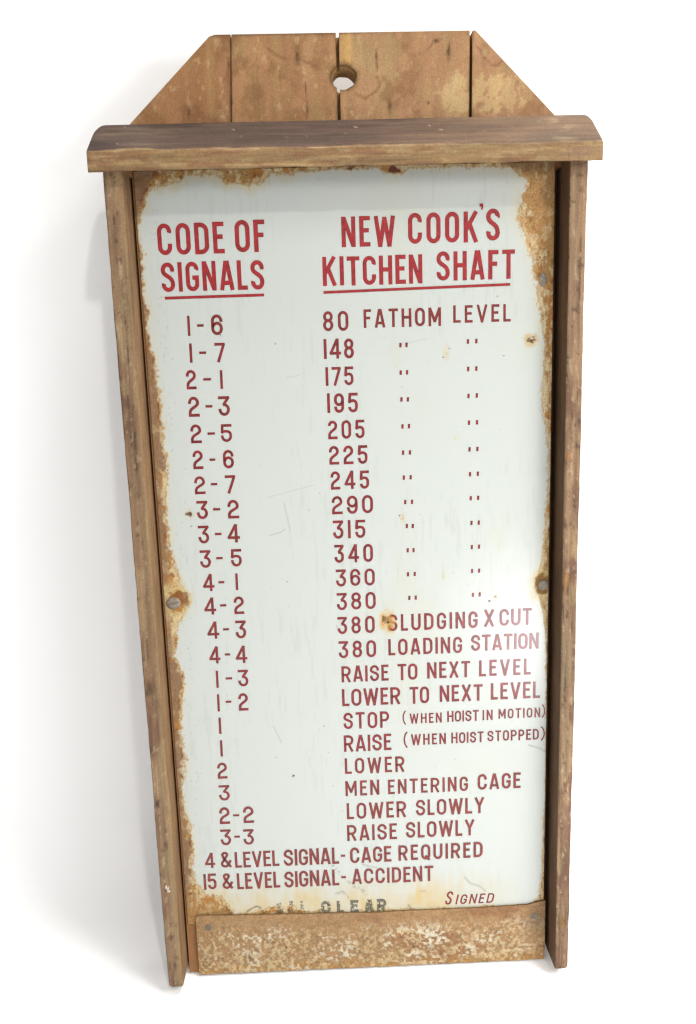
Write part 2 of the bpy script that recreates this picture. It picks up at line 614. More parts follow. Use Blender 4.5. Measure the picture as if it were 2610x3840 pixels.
def cutter():
    bm = bmesh.new()
    n = 40
    hx, hy = 0.0004, 0.1185
    rings = []
    for z, r, ox, oy in ((-0.06, 0.0132, 0, 0), (-0.0065, 0.0134, 0, 0), (-0.0018, 0.0150, 0.0, 0.0016), (0.01, 0.0190, -0.001, 0.006)):
        ring = []
        for k in range(n):
            a = 2 * math.pi * k / n
            rr = r * (1 + 0.035 * math.sin(3 * a + 1) + 0.02 * math.sin(7 * a))
            ring.append(bm.verts.new(V(hx + ox + rr * math.cos(a) * 1.08, hy + oy + rr * math.sin(a) * 0.97, z)))
        rings.append(ring)
    for a, b_ in zip(rings[:-1], rings[1:]):
        for k in range(n):
            bm.faces.new((a[k], a[(k + 1) % n], b_[(k + 1) % n], b_[k]))
    bm.faces.new(rings[0][::-1])
    bm.faces.new(rings[-1])
    bmesh.ops.recalc_face_normals(bm, faces=bm.faces)
    me = bpy.data.meshes.new('cut')
    bm.to_mesh(me)
    bm.free()
    o = bpy.data.objects.new('cut', me)
    COL.objects.link(o)
    return o


cut = cutter()
for i in range(4):
    gl, gr = GAPS[i] / 2, GAPS[i + 1] / 2
    secs = []
    ylist = [-1.143, -0.8, -0.4, 0.0070, 0.0075, 0.05, 0.068, 0.10, 0.14, 0.1720]
    for y in ylist:
        t = max(0.0, min(1.0, (y - 0.067) / 0.105))
        xl = SEAMS[i][1] * (1 - t) + SEAMS[i][0] * t + gl
        xr = SEAMS[i + 1][1] * (1 - t) + SEAMS[i + 1][0] * t - gr
        lt = 0.0031 if i > 0 else 0.0        # rebate on the left, tongue on the right
        rt = GAPS[i + 1] + 0.0030 if i < 3 else 0.0
        if y > 0.0072:
            xl = -0.2768 if i == 0 else xl
            xr = 0.2786 if i == 3 else xr
        pts = [(xl, Z1), (xr, Z1), (xr, ZM), (xr + rt, ZM - 0.0001), (xr + rt, Z0), (xl + lt, Z0), (xl + lt, ZM), (xl, ZM + 0.0001)]
        if i == 0:
            pts = [(xl, Z1), (xr, Z1), (xr, ZM), (xr + rt, ZM - 0.0001), (xr + rt, Z0), (xl + 0.0025, Z0), (xl + 0.0025, -0.0213), (xl, -0.0212)]
        if i == 3:
            pts = [(xl, Z1), (xr, Z1), (xr, -0.0213), (xr - 0.0005, -0.0214), (xr - 0.0005, Z0), (xl + lt, Z0), (xl + lt, ZM), (xl, ZM + 0.0001)]
        secs.append([V(x, y, z) for x, z in pts])
    me = loft(secs)
    bm = bmesh.new()
    bm.from_mesh(me)
    for (x0, y0), (x1, y1) in (((-0.2749, 0.0668), (-0.1629, 0.1724)), ((0.1676, 0.1708), (0.2697, 0.0692)),
                               ((-0.30, 0.1722), (0.30, 0.1706)), ((-0.1680, 0.1690), (-0.1560, 0.1725))):
        nx, ny = -(y1 - y0), (x1 - x0)
        bmesh.ops.bisect_plane(bm, geom=bm.verts[:] + bm.edges[:] + bm.faces[:], dist=1e-6, plane_co=V(x0, y0, 0),
                               plane_no=Vector((nx, 0, ny)), clear_outer=True)
        eds = [e for e in bm.edges if e.is_boundary]
        if eds:
            bmesh.ops.holes_fill(bm, edges=eds, sides=0)
    bmesh.ops.recalc_face_normals(bm, faces=bm.faces)
    bm.to_mesh(me)
    bm.free()
    if i in (1, 2):
        tmp = bpy.data.objects.new('tmp', me)
        COL.objects.link(tmp)
        md = tmp.modifiers.new('b', 'BOOLEAN')
        md.object = cut
        md.operation = 'DIFFERENCE'
        md.solver = 'EXACT'
        dg = bpy.context.evaluated_depsgraph_get()
        me2 = bpy.data.meshes.new_from_object(tmp.evaluated_get(dg))
        bpy.data.objects.remove(tmp)
        me = me2
    # cut the visible crown into a fine grid so that it can carry its stains
    bm = bmesh.new()
    bm.from_mesh(me)
    step = 0.0016
    y = 0.060
    while y < 0.172:
        g = [f for f in bm.faces if f.normal.y < -0.9 and any(v.co.z - YB > 0.058 for v in f.verts)]
        bmesh.ops.bisect_plane(bm, geom=g + list({e for f in g for e in f.edges}) + list({v for f in g for v in f.verts}),
                               dist=1e-7, plane_co=V(0, y, 0), plane_no=Vector((0, 0, 1)))
        y += step
    xs = np.arange(math.floor(SEAMS[i][1] / step) * step, SEAMS[i + 1][0] + 0.004, step)
    for xx in xs:
        g = [f for f in bm.faces if f.normal.y < -0.9 and f.calc_center_median().z - YB > 0.0595]
        if not g:
            break
        g = [f for f in g if min(v.co.x for v in f.verts) < xx < max(v.co.x for v in f.verts)]
        if not g:
            continue
        bmesh.ops.bisect_plane(bm, geom=g + list({e for f in g for e in f.edges}) + list({v for f in g for v in f.verts}),
                               dist=1e-7, plane_co=V(xx, 0, 0), plane_no=Vector((1, 0, 0)))
    bm.to_mesh(me)
    bm.free()
    me.materials.clear()
    x, y, z = board_xyz(me)
    c = crown_paint(x, y, TONES[i])
    low = y < 0.05
    c[low] = np.array([0.30, 0.15, 0.06])
    # raw timber inside the joints and the hole
    c[z < -0.004] = np.array([0.34, 0.20, 0.075])
    set_color(me, c * np.array([1.05, 0.99, 0.93]))
    link('backing_plank', me, M_PLANK, root)
bpy.data.objects.remove(cut)


# ---- stiles
def stile_paint(x, y, z, side):
    o = 5 * side
    c = np.repeat(np.array([[0.240, 0.158, 0.092]]), len(x), 0)
    c = mixc(c, (0.158, 0.088, 0.056), sst(-0.05, 0.45, fbm(x + o, y, 0.022, 0.075, 61, 5)) * 0.85)
    c = mixc(c, (0.300, 0.222, 0.122), sst(0.05, 0.5, fbm(x + o, y, 0.014, 0.040, 67, 5)) * 0.7)
    c = mixc(c, (0.190, 0.150, 0.088), sst(0.1, 0.5, fbm(x + o, y, 0.02, 0.12, 68, 5)) * 0.6)
    c = c * (1 + 0.22 * fbm(x + o, y, 0.0028, 0.08, 71)[:, None])
    # hairline splits along the grain, bruises and pale scuffs
    c = mixc(c, (0.055, 0.032, 0.018), sst(0.66, 0.84, fbm(x + o, y, 0.0022, 0.055, 72, 3)) * 0.65)
    c = mixc(c, (0.070, 0.042, 0.026), sst(0.56, 0.78, fbm(x + o, y, 0.006, 0.011, 73)) * 0.7)
    c = mixc(c, (0.400, 0.320, 0.205), sst(0.55, 0.75, fbm(x + o, y, 0.004, 0.012, 75)) * 0.6)
    if side < 0:
        # lighter rubbed inner arris, knot and bruises
        c = mixc(c, (0.30, 0.21, 0.105), sst(0.006, 0.001, np.abs(x + 0.2795)) * 0.55)
        for (ax, ay, rx, ry, col, s) in ((-0.292, -0.665, .006, .012, (0.10, .065, .035), .8), (-0.295, -0.675, .004, .004, (0.08, .05, .03), .8),
                                         (-0.293, -0.84, .0035, .006, (0.05, .03, .02), .9), (-0.289, -0.975, .006, .004, (0.09, .06, .04), .8),
                                         (-0.288, -1.052, .004, .007, (0.08, .05, .03), .8), (-0.291, -0.05, .002, .004, (0.07, .04, .02), .8)):
            q = np.hypot((x - ax) / rx, (y - ay) / ry) + 0.4 * fbm(x, y, 0.005, seed=int(-ay * 999))
            c = mixc(c, col, sst(1.1, 0.5, q) * s)
        d = line_dist(x, y, [(-0.2905, -0.9685), (-0.2865, -0.9775)])
        c = mixc(c, (0.85, 0.80, 0.70), sst(0.0017, 0.0007, d) * (z > 0.03))
    else:
        for (ax, ay, rx, ry, col, s) in ((0.284, -0.535, .003, .014, (0.30, .16, .04), .9), (0.284, -0.365, .0025, .008, (0.30, .15, .04), .9),
                                         (0.288, -1.055, .004, .013, (0.20, .11, .03), .9), (0.293, -0.030, .0025, .004, (0.09, .06, .03), .8),
                                         (0.291, -0.012, .004, .002, (0.10, .07, .04), .7), (0.286, -0.55, .0016, .02, (0.09, .05, .02), .8)):
            q = np.hypot((x - ax) / rx, (y - ay) / ry) + 0.45 * fbm(x, y, 0.005, seed=int(-ay * 999))
            c = mixc(c, col, sst(1.1, 0.5, q) * s)
        # right inner face darker than the left: its shade is painted into the colour
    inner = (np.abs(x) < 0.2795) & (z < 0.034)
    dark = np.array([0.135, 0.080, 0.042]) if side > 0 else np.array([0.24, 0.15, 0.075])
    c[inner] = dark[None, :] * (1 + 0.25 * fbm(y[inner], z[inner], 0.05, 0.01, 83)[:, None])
    return c


for side in (-1, 1):
    ys = np.concatenate([np.linspace(-1.1375, -1.128, 8), np.arange(-1.1255, 0.0119, 0.0026), [0.0125, 0.0168]])
    secs = []
    for y in ys:
        t = (y + 1.137) / 1.14
        xo = 0.2983 + (0.3012 - 0.2983) * t
        xi = (0.2766 if side < 0 else 0.2785)
        e = max(0.0, (-1.129 - y) / 0.0085)
        rnd = 0.0055 * (1 - math.sqrt(max(0, 1 - min(1, e) ** 2)))
        nib = 0.0003 * float(fbm(np.array([y]), np.array([side * 3.0]), 0.022, 1, 151)[0])
        wob = nib + 0.00022 * math.sin(y * 17 + side) + 0.00012 * math.sin(y * 61 + 2 * side)
        xo2, zf = xo - rnd * 1.0 + wob, 0.036 - rnd * 0.7 + wob * 0.6
        xi2 = xi + rnd * 0.2
        r = 0.0022
        fl_ = (0.0075 if side > 0 else 0.0045) if y < 0.0065 else 0.0002
        cs = [(xo2, -0.034), (xo2, 0.0), (xo2, zf - r * 1.3), (xo2 - r * 0.35, zf - r * 0.35), (xo2 - r * 1.2, zf)]
        for q in np.linspace(0.12, 0.88, 9):
            cs.append((xo2 + (xi2 - xo2) * q, zf))
        cs += [(xi2 + r * 1.2, zf), (xi2 + r * 0.35, zf - r * 0.35), (xi2, zf - r * 1.3), (xi2, 0.018), (xi2, 0.006), (xi2, -0.0215), (xi2 - fl_, -0.0220), (xi2 - fl_, -0.034)]
        secs.append([V(side * a, y, b_) for a, b_ in cs])
    me = loft(secs)
    smooth_by_angle(me)
    x, y, z = board_xyz(me)
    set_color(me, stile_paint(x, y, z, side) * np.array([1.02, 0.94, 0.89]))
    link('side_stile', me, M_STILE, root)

# ---- ledge under the crown: sloped top, upright front edge
_end = [0.2990, 0.3010, 0.3030, 0.3050, 0.3068, 0.3084, 0.3098, 0.3110, 0.3118, 0.3124, 0.3127]
xs = np.concatenate([[-a for a in _end[::-1]], np.arange(-0.2976, 0.2980, 0.0024), _end])
secs = []
for x in xs:
    rw, rd = (0.0110, 0.024) if x < 0 else (0.0075, 0.016)
    e = min(1.0, max(0.0, abs(x) - (0.3127 - rw)) / rw)
    zmin = 0.0003 + rd * (1 - math.sqrt(max(0.0, 1 - e * e)))
    zf = 0.0560 - 0.0016 * max(0, e - 0.6)
    w1 = 0.0004 * math.sin(x * 23) + 0.0003 * math.sin(x * 71 + 1)
    tilt = -0.0006 * x / 0.3
    chip = 0.0007 * float(fbm(np.array([x]), np.array([2.0]), 0.022, 1, 161, 5)[0])
    yf = 0.0236 + chip + w1 + tilt * 2 - 0.0006 * max(0, e - 0.7)

    def top(z):
        return yf + (0.0690 - yf) * (0.0545 - z) / 0.0542
    cs = [(zmin, top(zmin))]
    for q in np.linspace(0.05, 0.93, 22):
        z = zmin + (0.0545 - zmin) * q
        cs.append((z, top(z)))
    cs += [(0.0535, top(0.0535) - 0.0002), (0.0550, yf - 0.0006), (zf, yf - 0.0022)]
    for q in np.linspace(0.15, 0.86, 8):
        cs.append((zf, yf - 0.0022 - (yf - 0.0040) * q))
    yb = 0.0003 * math.sin(x * 63) + 0.0006 * float(fbm(np.array([x]), np.array([5.0]), 0.030, 1, 163, 5)[0])
    cs += [(zf - 0.0003, yb + 0.0012), (zf - 0.0016, yb), (max(zmin, 0.030) + 0.001, yb + 0.0085), (zmin, yb + 0.0150)]
    secs.append([V(x, b_, a) for a, b_ in cs])
me = loft(secs)
smooth_by_angle(me, 30)
x, y, z = board_xyz(me)
front = sst(0.0530, 0.0554, z + 0.0008 * fbm(x, y, 0.02, seed=3))
c_front = np.repeat(np.array([[0.285, 0.190, 0.090]]), len(x), 0)
c_front = mixc(c_front, (0.225, 0.120, 0.060), sst(0.0, 0.55, fbm(x, y, 0.05, 0.006, 91)) * 0.8)
c_front = mixc(c_front, (0.36, 0.27, 0.135), sst(0.1, 0.6, fbm(x, y, 0.03, 0.005, 93)) * 0.7)
q = np.abs((x - 0.285) / 0.028) + np.abs((y - 0.010 - (x - 0.285) * 0.12) / 0.008) + 0.4 * fbm(x, y, 0.02, 0.006, seed=4)
c_front = mixc(c_front, (0.26, 0.165, 0.10), sst(1.2, 0.8, q) * 0.8)
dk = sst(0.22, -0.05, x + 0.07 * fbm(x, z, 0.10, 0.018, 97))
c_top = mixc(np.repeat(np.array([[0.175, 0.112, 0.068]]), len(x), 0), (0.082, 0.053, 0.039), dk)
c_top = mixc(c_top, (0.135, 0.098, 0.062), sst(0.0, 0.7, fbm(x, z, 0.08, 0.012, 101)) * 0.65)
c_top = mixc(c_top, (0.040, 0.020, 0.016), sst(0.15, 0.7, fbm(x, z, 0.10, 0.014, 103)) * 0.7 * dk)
c_top = mixc(c_top, (0.27, 0.20, 0.11), sst(0.030, 0.0, np.abs(x - 0.27)) * sst(0.1, 0.5, fbm(x, z, 0.02, 0.008, 104)) * 0.7)
c_top = mixc(c_top, (0.55, 0.42, 0.28), sst(0.95, 1.1, fbm(x, z, 0.012, 0.003, 107)) * 0.6)
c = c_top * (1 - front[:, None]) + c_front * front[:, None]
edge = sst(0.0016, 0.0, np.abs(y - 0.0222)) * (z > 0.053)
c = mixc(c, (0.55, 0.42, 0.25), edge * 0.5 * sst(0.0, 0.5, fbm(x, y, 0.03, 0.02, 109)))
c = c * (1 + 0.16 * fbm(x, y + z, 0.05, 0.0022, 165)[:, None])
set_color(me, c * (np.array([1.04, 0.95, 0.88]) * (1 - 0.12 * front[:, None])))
link('ledge', me, M_LEDGE, root)


# ---- lettering and edge profiles of the enamel, in board metres
ROWS = {
    'h1': [('CODE',-0.2462,-0.1602,-0.0896,0.0392), ('OF',-0.1463,-0.1075,-0.0888,0.0401)],
    'h2': [('SIGNALS',-0.2446,-0.1108,-0.1359,0.0371)],
    'h3': [('NEW',-0.0081,0.0617,-0.0856,0.0379), ('COOK',0.0787,0.1705,-0.0834,0.0384), ('S',0.1807,0.1987,-0.0824,0.0399)],
    'h4': [('KITCHEN',-0.0343,0.0966,-0.1338,0.0367), ('SHAFT',0.1154,0.2187,-0.1310,0.0369)],
    'r1': [('80',-0.0360,-0.0024,-0.1917,0.0257), ('FATHOM',0.0179,0.1207,-0.1888,0.0239), ('LEVEL',0.1370,0.2138,-0.1856,0.0225)],
    'r2': [('148',-0.0362,0.0039,-0.2278,0.0260)],
    'r3': [('175',-0.0350,0.0023,-0.2632,0.0246)],
    'r4': [('195',-0.0341,0.0072,-0.2994,0.0262)],
    'r5': [('205',-0.0343,0.0153,-0.3347,0.0251)],
    'r6': [('225',-0.0339,0.0185,-0.3697,0.0255)],
    'r7': [('245',-0.0329,0.0198,-0.4039,0.0251)],
    'r8': [('290',-0.0324,0.0244,-0.4385,0.0254)],
    'r9': [('315',-0.0318,0.0129,-0.4728,0.0257)],
    'r10': [('340',-0.0310,0.0227,-0.5073,0.0257)],
    'r11': [('360',-0.0300,0.0245,-0.5414,0.0246)],
    'r12': [('380',-0.0298,0.0250,-0.5759,0.0250)],
    'r13': [('380',-0.0299,0.0228,-0.6111,0.0253), ('SLUDGING',0.0417,0.1694,-0.6096,0.0245), ('X',0.1785,0.1931,-0.6082,0.0250), ('CUT',0.2007,0.2467,-0.6078,0.0248)],
    'r14': [('380',-0.0295,0.0239,-0.6472,0.0254), ('LOADING',0.0414,0.1471,-0.6458,0.0243), ('STATION',0.1600,0.2571,-0.6437,0.0239)],
    'r15': [('RAISE',-0.0266,0.0410,-0.6834,0.0242), ('TO',0.0540,0.0825,-0.6835,0.0244), ('NEXT',0.0965,0.1585,-0.6827,0.0244), ('LEVEL',0.1715,0.2462,-0.6824,0.0242)],
    'r16': [('LOWER',-0.0270,0.0573,-0.7199,0.0261), ('TO',0.0708,0.0989,-0.7202,0.0256), ('NEXT',0.1142,0.1766,-0.7193,0.0250), ('LEVEL',0.1885,0.2602,-0.7188,0.0253)],
    'r17': [('STOP',-0.0260,0.0406,-0.7555,0.0253), ('(',0.0606,0.0654,-0.7521,0.0219), ('WHEN',0.0703,0.1169,-0.7507,0.0154), ('HOIST',0.1250,0.1709,-0.7504,0.0166), ('IN',0.1766,0.1912,-0.7499,0.0157), ('MOTION',0.1999,0.2608,-0.7486,0.0149), (')',0.2622,0.2675,-0.7496,0.0207)],
    'r18': [('RAISE',-0.0265,0.0429,-0.7907,0.0256), ('(',0.0616,0.0673,-0.7883,0.0254), ('WHEN',0.0718,0.1227,-0.7845,0.0170), ('HOIST',0.1307,0.1780,-0.7840,0.0167), ('STOPPED',0.1837,0.2592,-0.7831,0.0163), (')',0.2611,0.2674,-0.7854,0.0222)],
    'r19': [('LOWER',-0.0261,0.0616,-0.8256,0.0246)],
    'r20': [('MEN',-0.0263,0.0237,-0.8606,0.0240), ('ENTERING',0.0366,0.1549,-0.8603,0.0231), ('CAGE',0.1693,0.2331,-0.8593,0.0249)],
    'r21': [('LOWER',-0.0254,0.0629,-0.8982,0.0259), ('SLOWLY',0.0773,0.1792,-0.8970,0.0254)],
    'r22': [('RAISE',-0.0260,0.0484,-0.9335,0.0258), ('SLOWLY',0.0619,0.1647,-0.9326,0.0257)],
    'r23': [('4',-0.2390,-0.2239,-0.9675,0.0247), ('&',-0.2157,-0.2006,-0.9681,0.0258), ('LEVEL',-0.1944,-0.1284,-0.9690,0.0257), ('SIGNAL',-0.1215,-0.0392,-0.9697,0.0268), ('CAGE',-0.0224,0.0394,-0.9698,0.0254), ('REQUIRED',0.0501,0.1767,-0.9690,0.0250), ('-',-0.0361,-0.0298,-0.9568,0)],
    'r24': [('15',-0.2428,-0.2237,-1.0030,0.0260), ('&',-0.2151,-0.2002,-1.0032,0.0260), ('LEVEL',-0.1932,-0.1286,-1.0047,0.0264), ('SIGNAL',-0.1223,-0.0400,-1.0055,0.0265), ('ACCIDENT',-0.0205,0.1021,-1.0050,0.0252), ('-',-0.0364,-0.0296,-0.9923,0)],
    'sg': [('S',0.1184,0.1312,-1.0466,0.0224), ('IGNED',0.1349,0.1952,-1.0466,0.0163)],
    'ac': [('A',-0.1391,-0.1249,-1.0509,0.0184), ('L',-0.1165,-0.1087,-1.0531,0.0227), ('L',-0.1001,-0.0924,-1.0530,0.0218), ('C',-0.0689,-0.0543,-1.0539,0.0211), ('L',-0.0450,-0.0348,-1.0545,0.0205), ('E',-0.0245,-0.0122,-1.0546,0.0207), ('A',-0.0031,0.0112,-1.0547,0.0208), ('R',0.0158,0.0301,-1.0545,0.0207)],
    'c1': [('1',-0.2128,-0.2128,-0.1926,0.0258), ('-',-0.2020,-0.1933,-0.1797,0), ('6',-0.1835,-0.1683,-0.1928,0.0266)],
    'c2': [('1',-0.2123,-0.2123,-0.2275,0.0251), ('-',-0.2013,-0.1921,-0.2149,0), ('7',-0.1808,-0.1672,-0.2278,0.0252)],
    'c3': [('2',-0.2209,-0.2076,-0.2626,0.0255), ('-',-0.1981,-0.1877,-0.2498,0), ('1',-0.1739,-0.1739,-0.2630,0.0247)],
    'c4': [('2',-0.2203,-0.2056,-0.2989,0.0266), ('-',-0.1974,-0.1881,-0.2855,0), ('3',-0.1800,-0.1650,-0.2989,0.0261)],
    'c5': [('2',-0.2196,-0.2050,-0.3343,0.0253), ('-',-0.1968,-0.1868,-0.3220,0), ('5',-0.1789,-0.1640,-0.3340,0.0240)],
    'c6': [('2',-0.2188,-0.2051,-0.3697,0.0255), ('-',-0.1962,-0.1884,-0.3574,0), ('6',-0.1779,-0.1634,-0.3700,0.0252)],
    'c7': [('2',-0.2188,-0.2042,-0.4039,0.0246), ('-',-0.1964,-0.1876,-0.3909,0), ('7',-0.1769,-0.1630,-0.4044,0.0249)],
    'c8': [('3',-0.2178,-0.2027,-0.4388,0.0254), ('-',-0.1954,-0.1857,-0.4258,0), ('2',-0.1755,-0.1601,-0.4394,0.0259)],
    'c9': [('3',-0.2178,-0.2031,-0.4730,0.0250), ('-',-0.1950,-0.1858,-0.4604,0), ('4',-0.1776,-0.1608,-0.4733,0.0257)],
    'c10': [('3',-0.2176,-0.2027,-0.5078,0.0251), ('-',-0.1951,-0.1861,-0.4946,0), ('5',-0.1748,-0.1600,-0.5074,0.0249)],
    'c11': [('4',-0.2157,-0.1999,-0.5412,0.0247), ('-',-0.1942,-0.1859,-0.5292,0), ('1',-0.1685,-0.1685,-0.5413,0.0241)],
    'c12': [('4',-0.2161,-0.1995,-0.5756,0.0249), ('-',-0.1939,-0.1851,-0.5627,0), ('2',-0.1744,-0.1603,-0.5762,0.0256)],
    'c13': [('4',-0.2138,-0.1971,-0.6111,0.0253), ('-',-0.1916,-0.1831,-0.5978,0), ('3',-0.1740,-0.1593,-0.6119,0.0263)],
    'c14': [('4',-0.2133,-0.1976,-0.6477,0.0253), ('-',-0.1912,-0.1836,-0.6350,0), ('4',-0.1758,-0.1595,-0.6484,0.0255)],
    'c15': [('1',-0.2039,-0.2039,-0.6845,0.0258), ('-',-0.1919,-0.1828,-0.6709,0), ('3',-0.1743,-0.1599,-0.6837,0.0251)],
    'c16': [('1',-0.2043,-0.2043,-0.7203,0.0261), ('-',-0.1939,-0.1859,-0.7061,0), ('2',-0.1758,-0.1619,-0.7205,0.0265)],
    'c17': [('1',-0.2041,-0.2041,-0.7548,0.0250)],
    'c18': [('1',-0.2040,-0.2040,-0.7900,0.0253)],
    'c19': [('2',-0.2120,-0.1978,-0.8246,0.0252)],
    'c20': [('3',-0.2118,-0.1961,-0.8597,0.0245)],
    'c21': [('2',-0.2133,-0.1979,-0.8970,0.0269), ('-',-0.1930,-0.1839,-0.8839,0), ('2',-0.1782,-0.1627,-0.8972,0.0267)],
    'c22': [('3',-0.2135,-0.1981,-0.9317,0.0257), ('-',-0.1931,-0.1846,-0.9183,0), ('3',-0.1797,-0.1643,-0.9322,0.0251)],
}
DITTO = {
    'r2': [(0.0662, -0.2125), (0.0743, -0.2123), (0.1566, -0.2102), (0.1678, -0.21)],
    'r3': [(0.0659, -0.2485), (0.0745, -0.2483), (0.1568, -0.2464), (0.1678, -0.2461)],
    'r4': [(0.0663, -0.2842), (0.075, -0.2843), (0.1572, -0.2822), (0.1684, -0.2819)],
    'r5': [(0.067, -0.3205), (0.0759, -0.3203), (0.1577, -0.3182), (0.1687, -0.318)],
    'r6': [(0.0673, -0.3561), (0.0767, -0.3561), (0.1584, -0.3546), (0.1692, -0.3543)],
    'r7': [(0.0677, -0.3904), (0.0771, -0.3903), (0.159, -0.3888), (0.1698, -0.3884)],
    'r8': [(0.0691, -0.4245), (0.0785, -0.4245), (0.1599, -0.4223), (0.1702, -0.422)],
    'r9': [(0.0707, -0.4583), (0.079, -0.4586), (0.1609, -0.457), (0.171, -0.4569)],
    'r10': [(0.0714, -0.4929), (0.0796, -0.4929), (0.1613, -0.4914), (0.1713, -0.4911)],
    'r11': [(0.0713, -0.5274), (0.0807, -0.5272), (0.1616, -0.5259), (0.1715, -0.5257)],
    'r12': [(0.0726, -0.5616), (0.0817, -0.5616), (0.1627, -0.5606), (0.1723, -0.5603)],
}
LEFT = [(-0.2371, 0.012), (-0.2512, -0.0054), (-0.255, -0.0247), (-0.2645, -0.0473), (-0.2676, -0.0702), (-0.2632, -0.0901), (-0.2672, -0.12), (-0.2667, -0.1369), (-0.2635, -0.164), (-0.2635, -0.188), (-0.26, -0.2226), (-0.2577, -0.2541), (-0.2561, -0.2823), (-0.2556, -0.3108), (-0.2553, -0.3468), (-0.254, -0.3649), (-0.2542, -0.3832), (-0.2575, -0.4051), (-0.2582, -0.431), (-0.2585, -0.4571), (-0.2572, -0.4798), (-0.2532, -0.5027), (-0.2485, -0.5257), (-0.238, -0.5415), (-0.2355, -0.5551), (-0.2441, -0.5723), (-0.2533, -0.5875), (-0.2566, -0.6031), (-0.2558, -0.6188), (-0.2609, -0.6345), (-0.2519, -0.6627), (-0.2533, -0.6908), (-0.259, -0.7312), (-0.2598, -0.7723), (-0.2563, -0.7891), (-0.2626, -0.8138), (-0.2634, -0.856), (-0.2604, -0.8817), (-0.2556, -0.8991), (-0.2547, -0.9338), (-0.2582, -0.9642), (-0.2568, -0.9863), (-0.2534, -1.0086), (-0.2305, -1.0253), (-0.2149, -1.0328), (-0.2119, -1.051)]
RIGHT = [(0.2158, 0.0094), (0.2332, 0.0032), (0.2367, -0.0034), (0.2317, -0.0228), (0.2256, -0.0358), (0.2233, -0.0489), (0.2269, -0.0656), (0.2341, -0.0824), (0.2414, -0.1027), (0.2451, -0.1163), (0.2478, -0.1367), (0.2492, -0.1607), (0.2548, -0.185), (0.2589, -0.2199), (0.2576, -0.255), (0.2556, -0.2906), (0.2566, -0.3122), (0.2623, -0.3268), (0.2654, -0.3634), (0.266, -0.4003), (0.2626, -0.4754), (0.2578, -0.5096), (0.2536, -0.5326), (0.2484, -0.5402), (0.2481, -0.5519), (0.254, -0.5638), (0.2624, -0.5916), (0.2668, -0.6315), (0.269, -0.7537), (0.2686, -0.7786), (0.27, -0.8805), (0.2654, -0.9456), (0.2677, -0.9677), (0.2655, -1.0121), (0.2586, -1.0501)]

# ------------------------------------------------------------------ enamel panel
def grid_mesh(x0, x1, y0, y1, step):
    nx = int(round((x1 - x0) / step)) + 1
    ny = int(round((y1 - y0) / step)) + 1
    gx, gy = np.meshgrid(np.linspace(x0, x1, nx), np.linspace(y0, y1, ny))
    return gx.ravel(), gy.ravel(), nx, ny


def interp_profile(pts, y):
    p = sorted(pts, key=lambda q: q[1])
    return np.interp(y, [q[1] for q in p], [q[0] for q in p])


gx, gy, nx, ny = grid_mesh(-0.2712, 0.2702, -1.0605, 0.0140, 0.00118)
jag = 0.0030 * fbm(gx, gy, 0.014, seed=201, octv=3) + 0.0026 * fbm(gx, gy, 0.0042, 0.0055, seed=205, octv=3)
eL = gx - interp_profile(LEFT, gy) + 0.0022 + 0.002 * sst(-0.35, -0.1, gy) + jag
eR = interp_profile(RIGHT, gy) + 0.0022 * sst(-0.12, -0.2, gy) - gx + jag * (0.4 + 0.6 * sst(-0.25, -0.1, gy))
tx = [(-0.28, -0.03), (-0.245, -0.004), (-0.215, 0.000), (-0.205, 0.009), (-0.165, 0.0085), (-0.155, 0.000), (-0.125, -0.005), (-0.105, 0.000),
      (-0.095, 0.009), (-0.07, 0.006), (-0.06, 0.0105), (0.04, 0.0115), (0.056, 0.006), (0.072, 0.005), (0.082, 0.0115), (0.21, 0.011), (0.225, 0.0), (0.28, -0.02)]
eT = np.interp(gx, [a for a, b_ in tx], [b_ for a, b_ in tx]) - gy + 0.5 * jag
bx = [(-0.28, -0.975), (-0.255, -0.990), (-0.238, -1.012), (-0.215, -1.020), (-0.200, -1.045), (-0.17, -1.048), (-0.15, -1.040), (-0.11, -1.038), (-0.095, -1.046),
      (-0.04, -1.051), (0.20, -1.0565), (0.245, -1.053), (0.258, -1.046), (0.28, -1.044)]
eB = gy - np.interp(gx, [a for a, b_ in bx], [b_ for a, b_ in bx]) + jag
e = np.minimum(np.minimum(eL, eR), np.minimum(eT, eB))
rust = sst(0.0006, -0.0008, e)
ENAMEL = (0.718, 0.758, 0.714)
c = np.repeat(np.array([ENAMEL]), len(gx), 0)
# faint yellowing over the right half, streaks at the foot
yel = np.clip(sst(0.05, 0.8, fbm(gx, gy, 0.07, 0.12, 211)) * sst(-0.12, 0.06, gx) * sst(-1.0, -0.6, gy) + 0.8 * sst(0.17, 0.25, gx + 0.03 * fbm(gx, gy, 0.03, 0.04, 212)) * sst(-0.35, -0.1, gy), 0, 1)
c = mixc(c, (0.73, 0.72, 0.60), yel * 0.38)
foot = sst(-0.975, -1.045, gy + 0.015 * fbm(gx, gy, 0.008, 0.05, 213))
c = mixc(c, (0.74, 0.58, 0.29), foot * (0.75 + 0.45 * fbm(gx, gy, 0.02, 0.03, 214)) * sst(0.27, 0.05, gx))
c = mixc(c, (0.73, 0.62, 0.38), sst(-0.02, 0.0, eT * -1 + -0.0) * 0 + sst(0.020, 0.0, eT + 0.006 * fbm(gx, gy, 0.01, 0.02, 215)) * 0.65 * sst(-0.02, -0.10, gx))
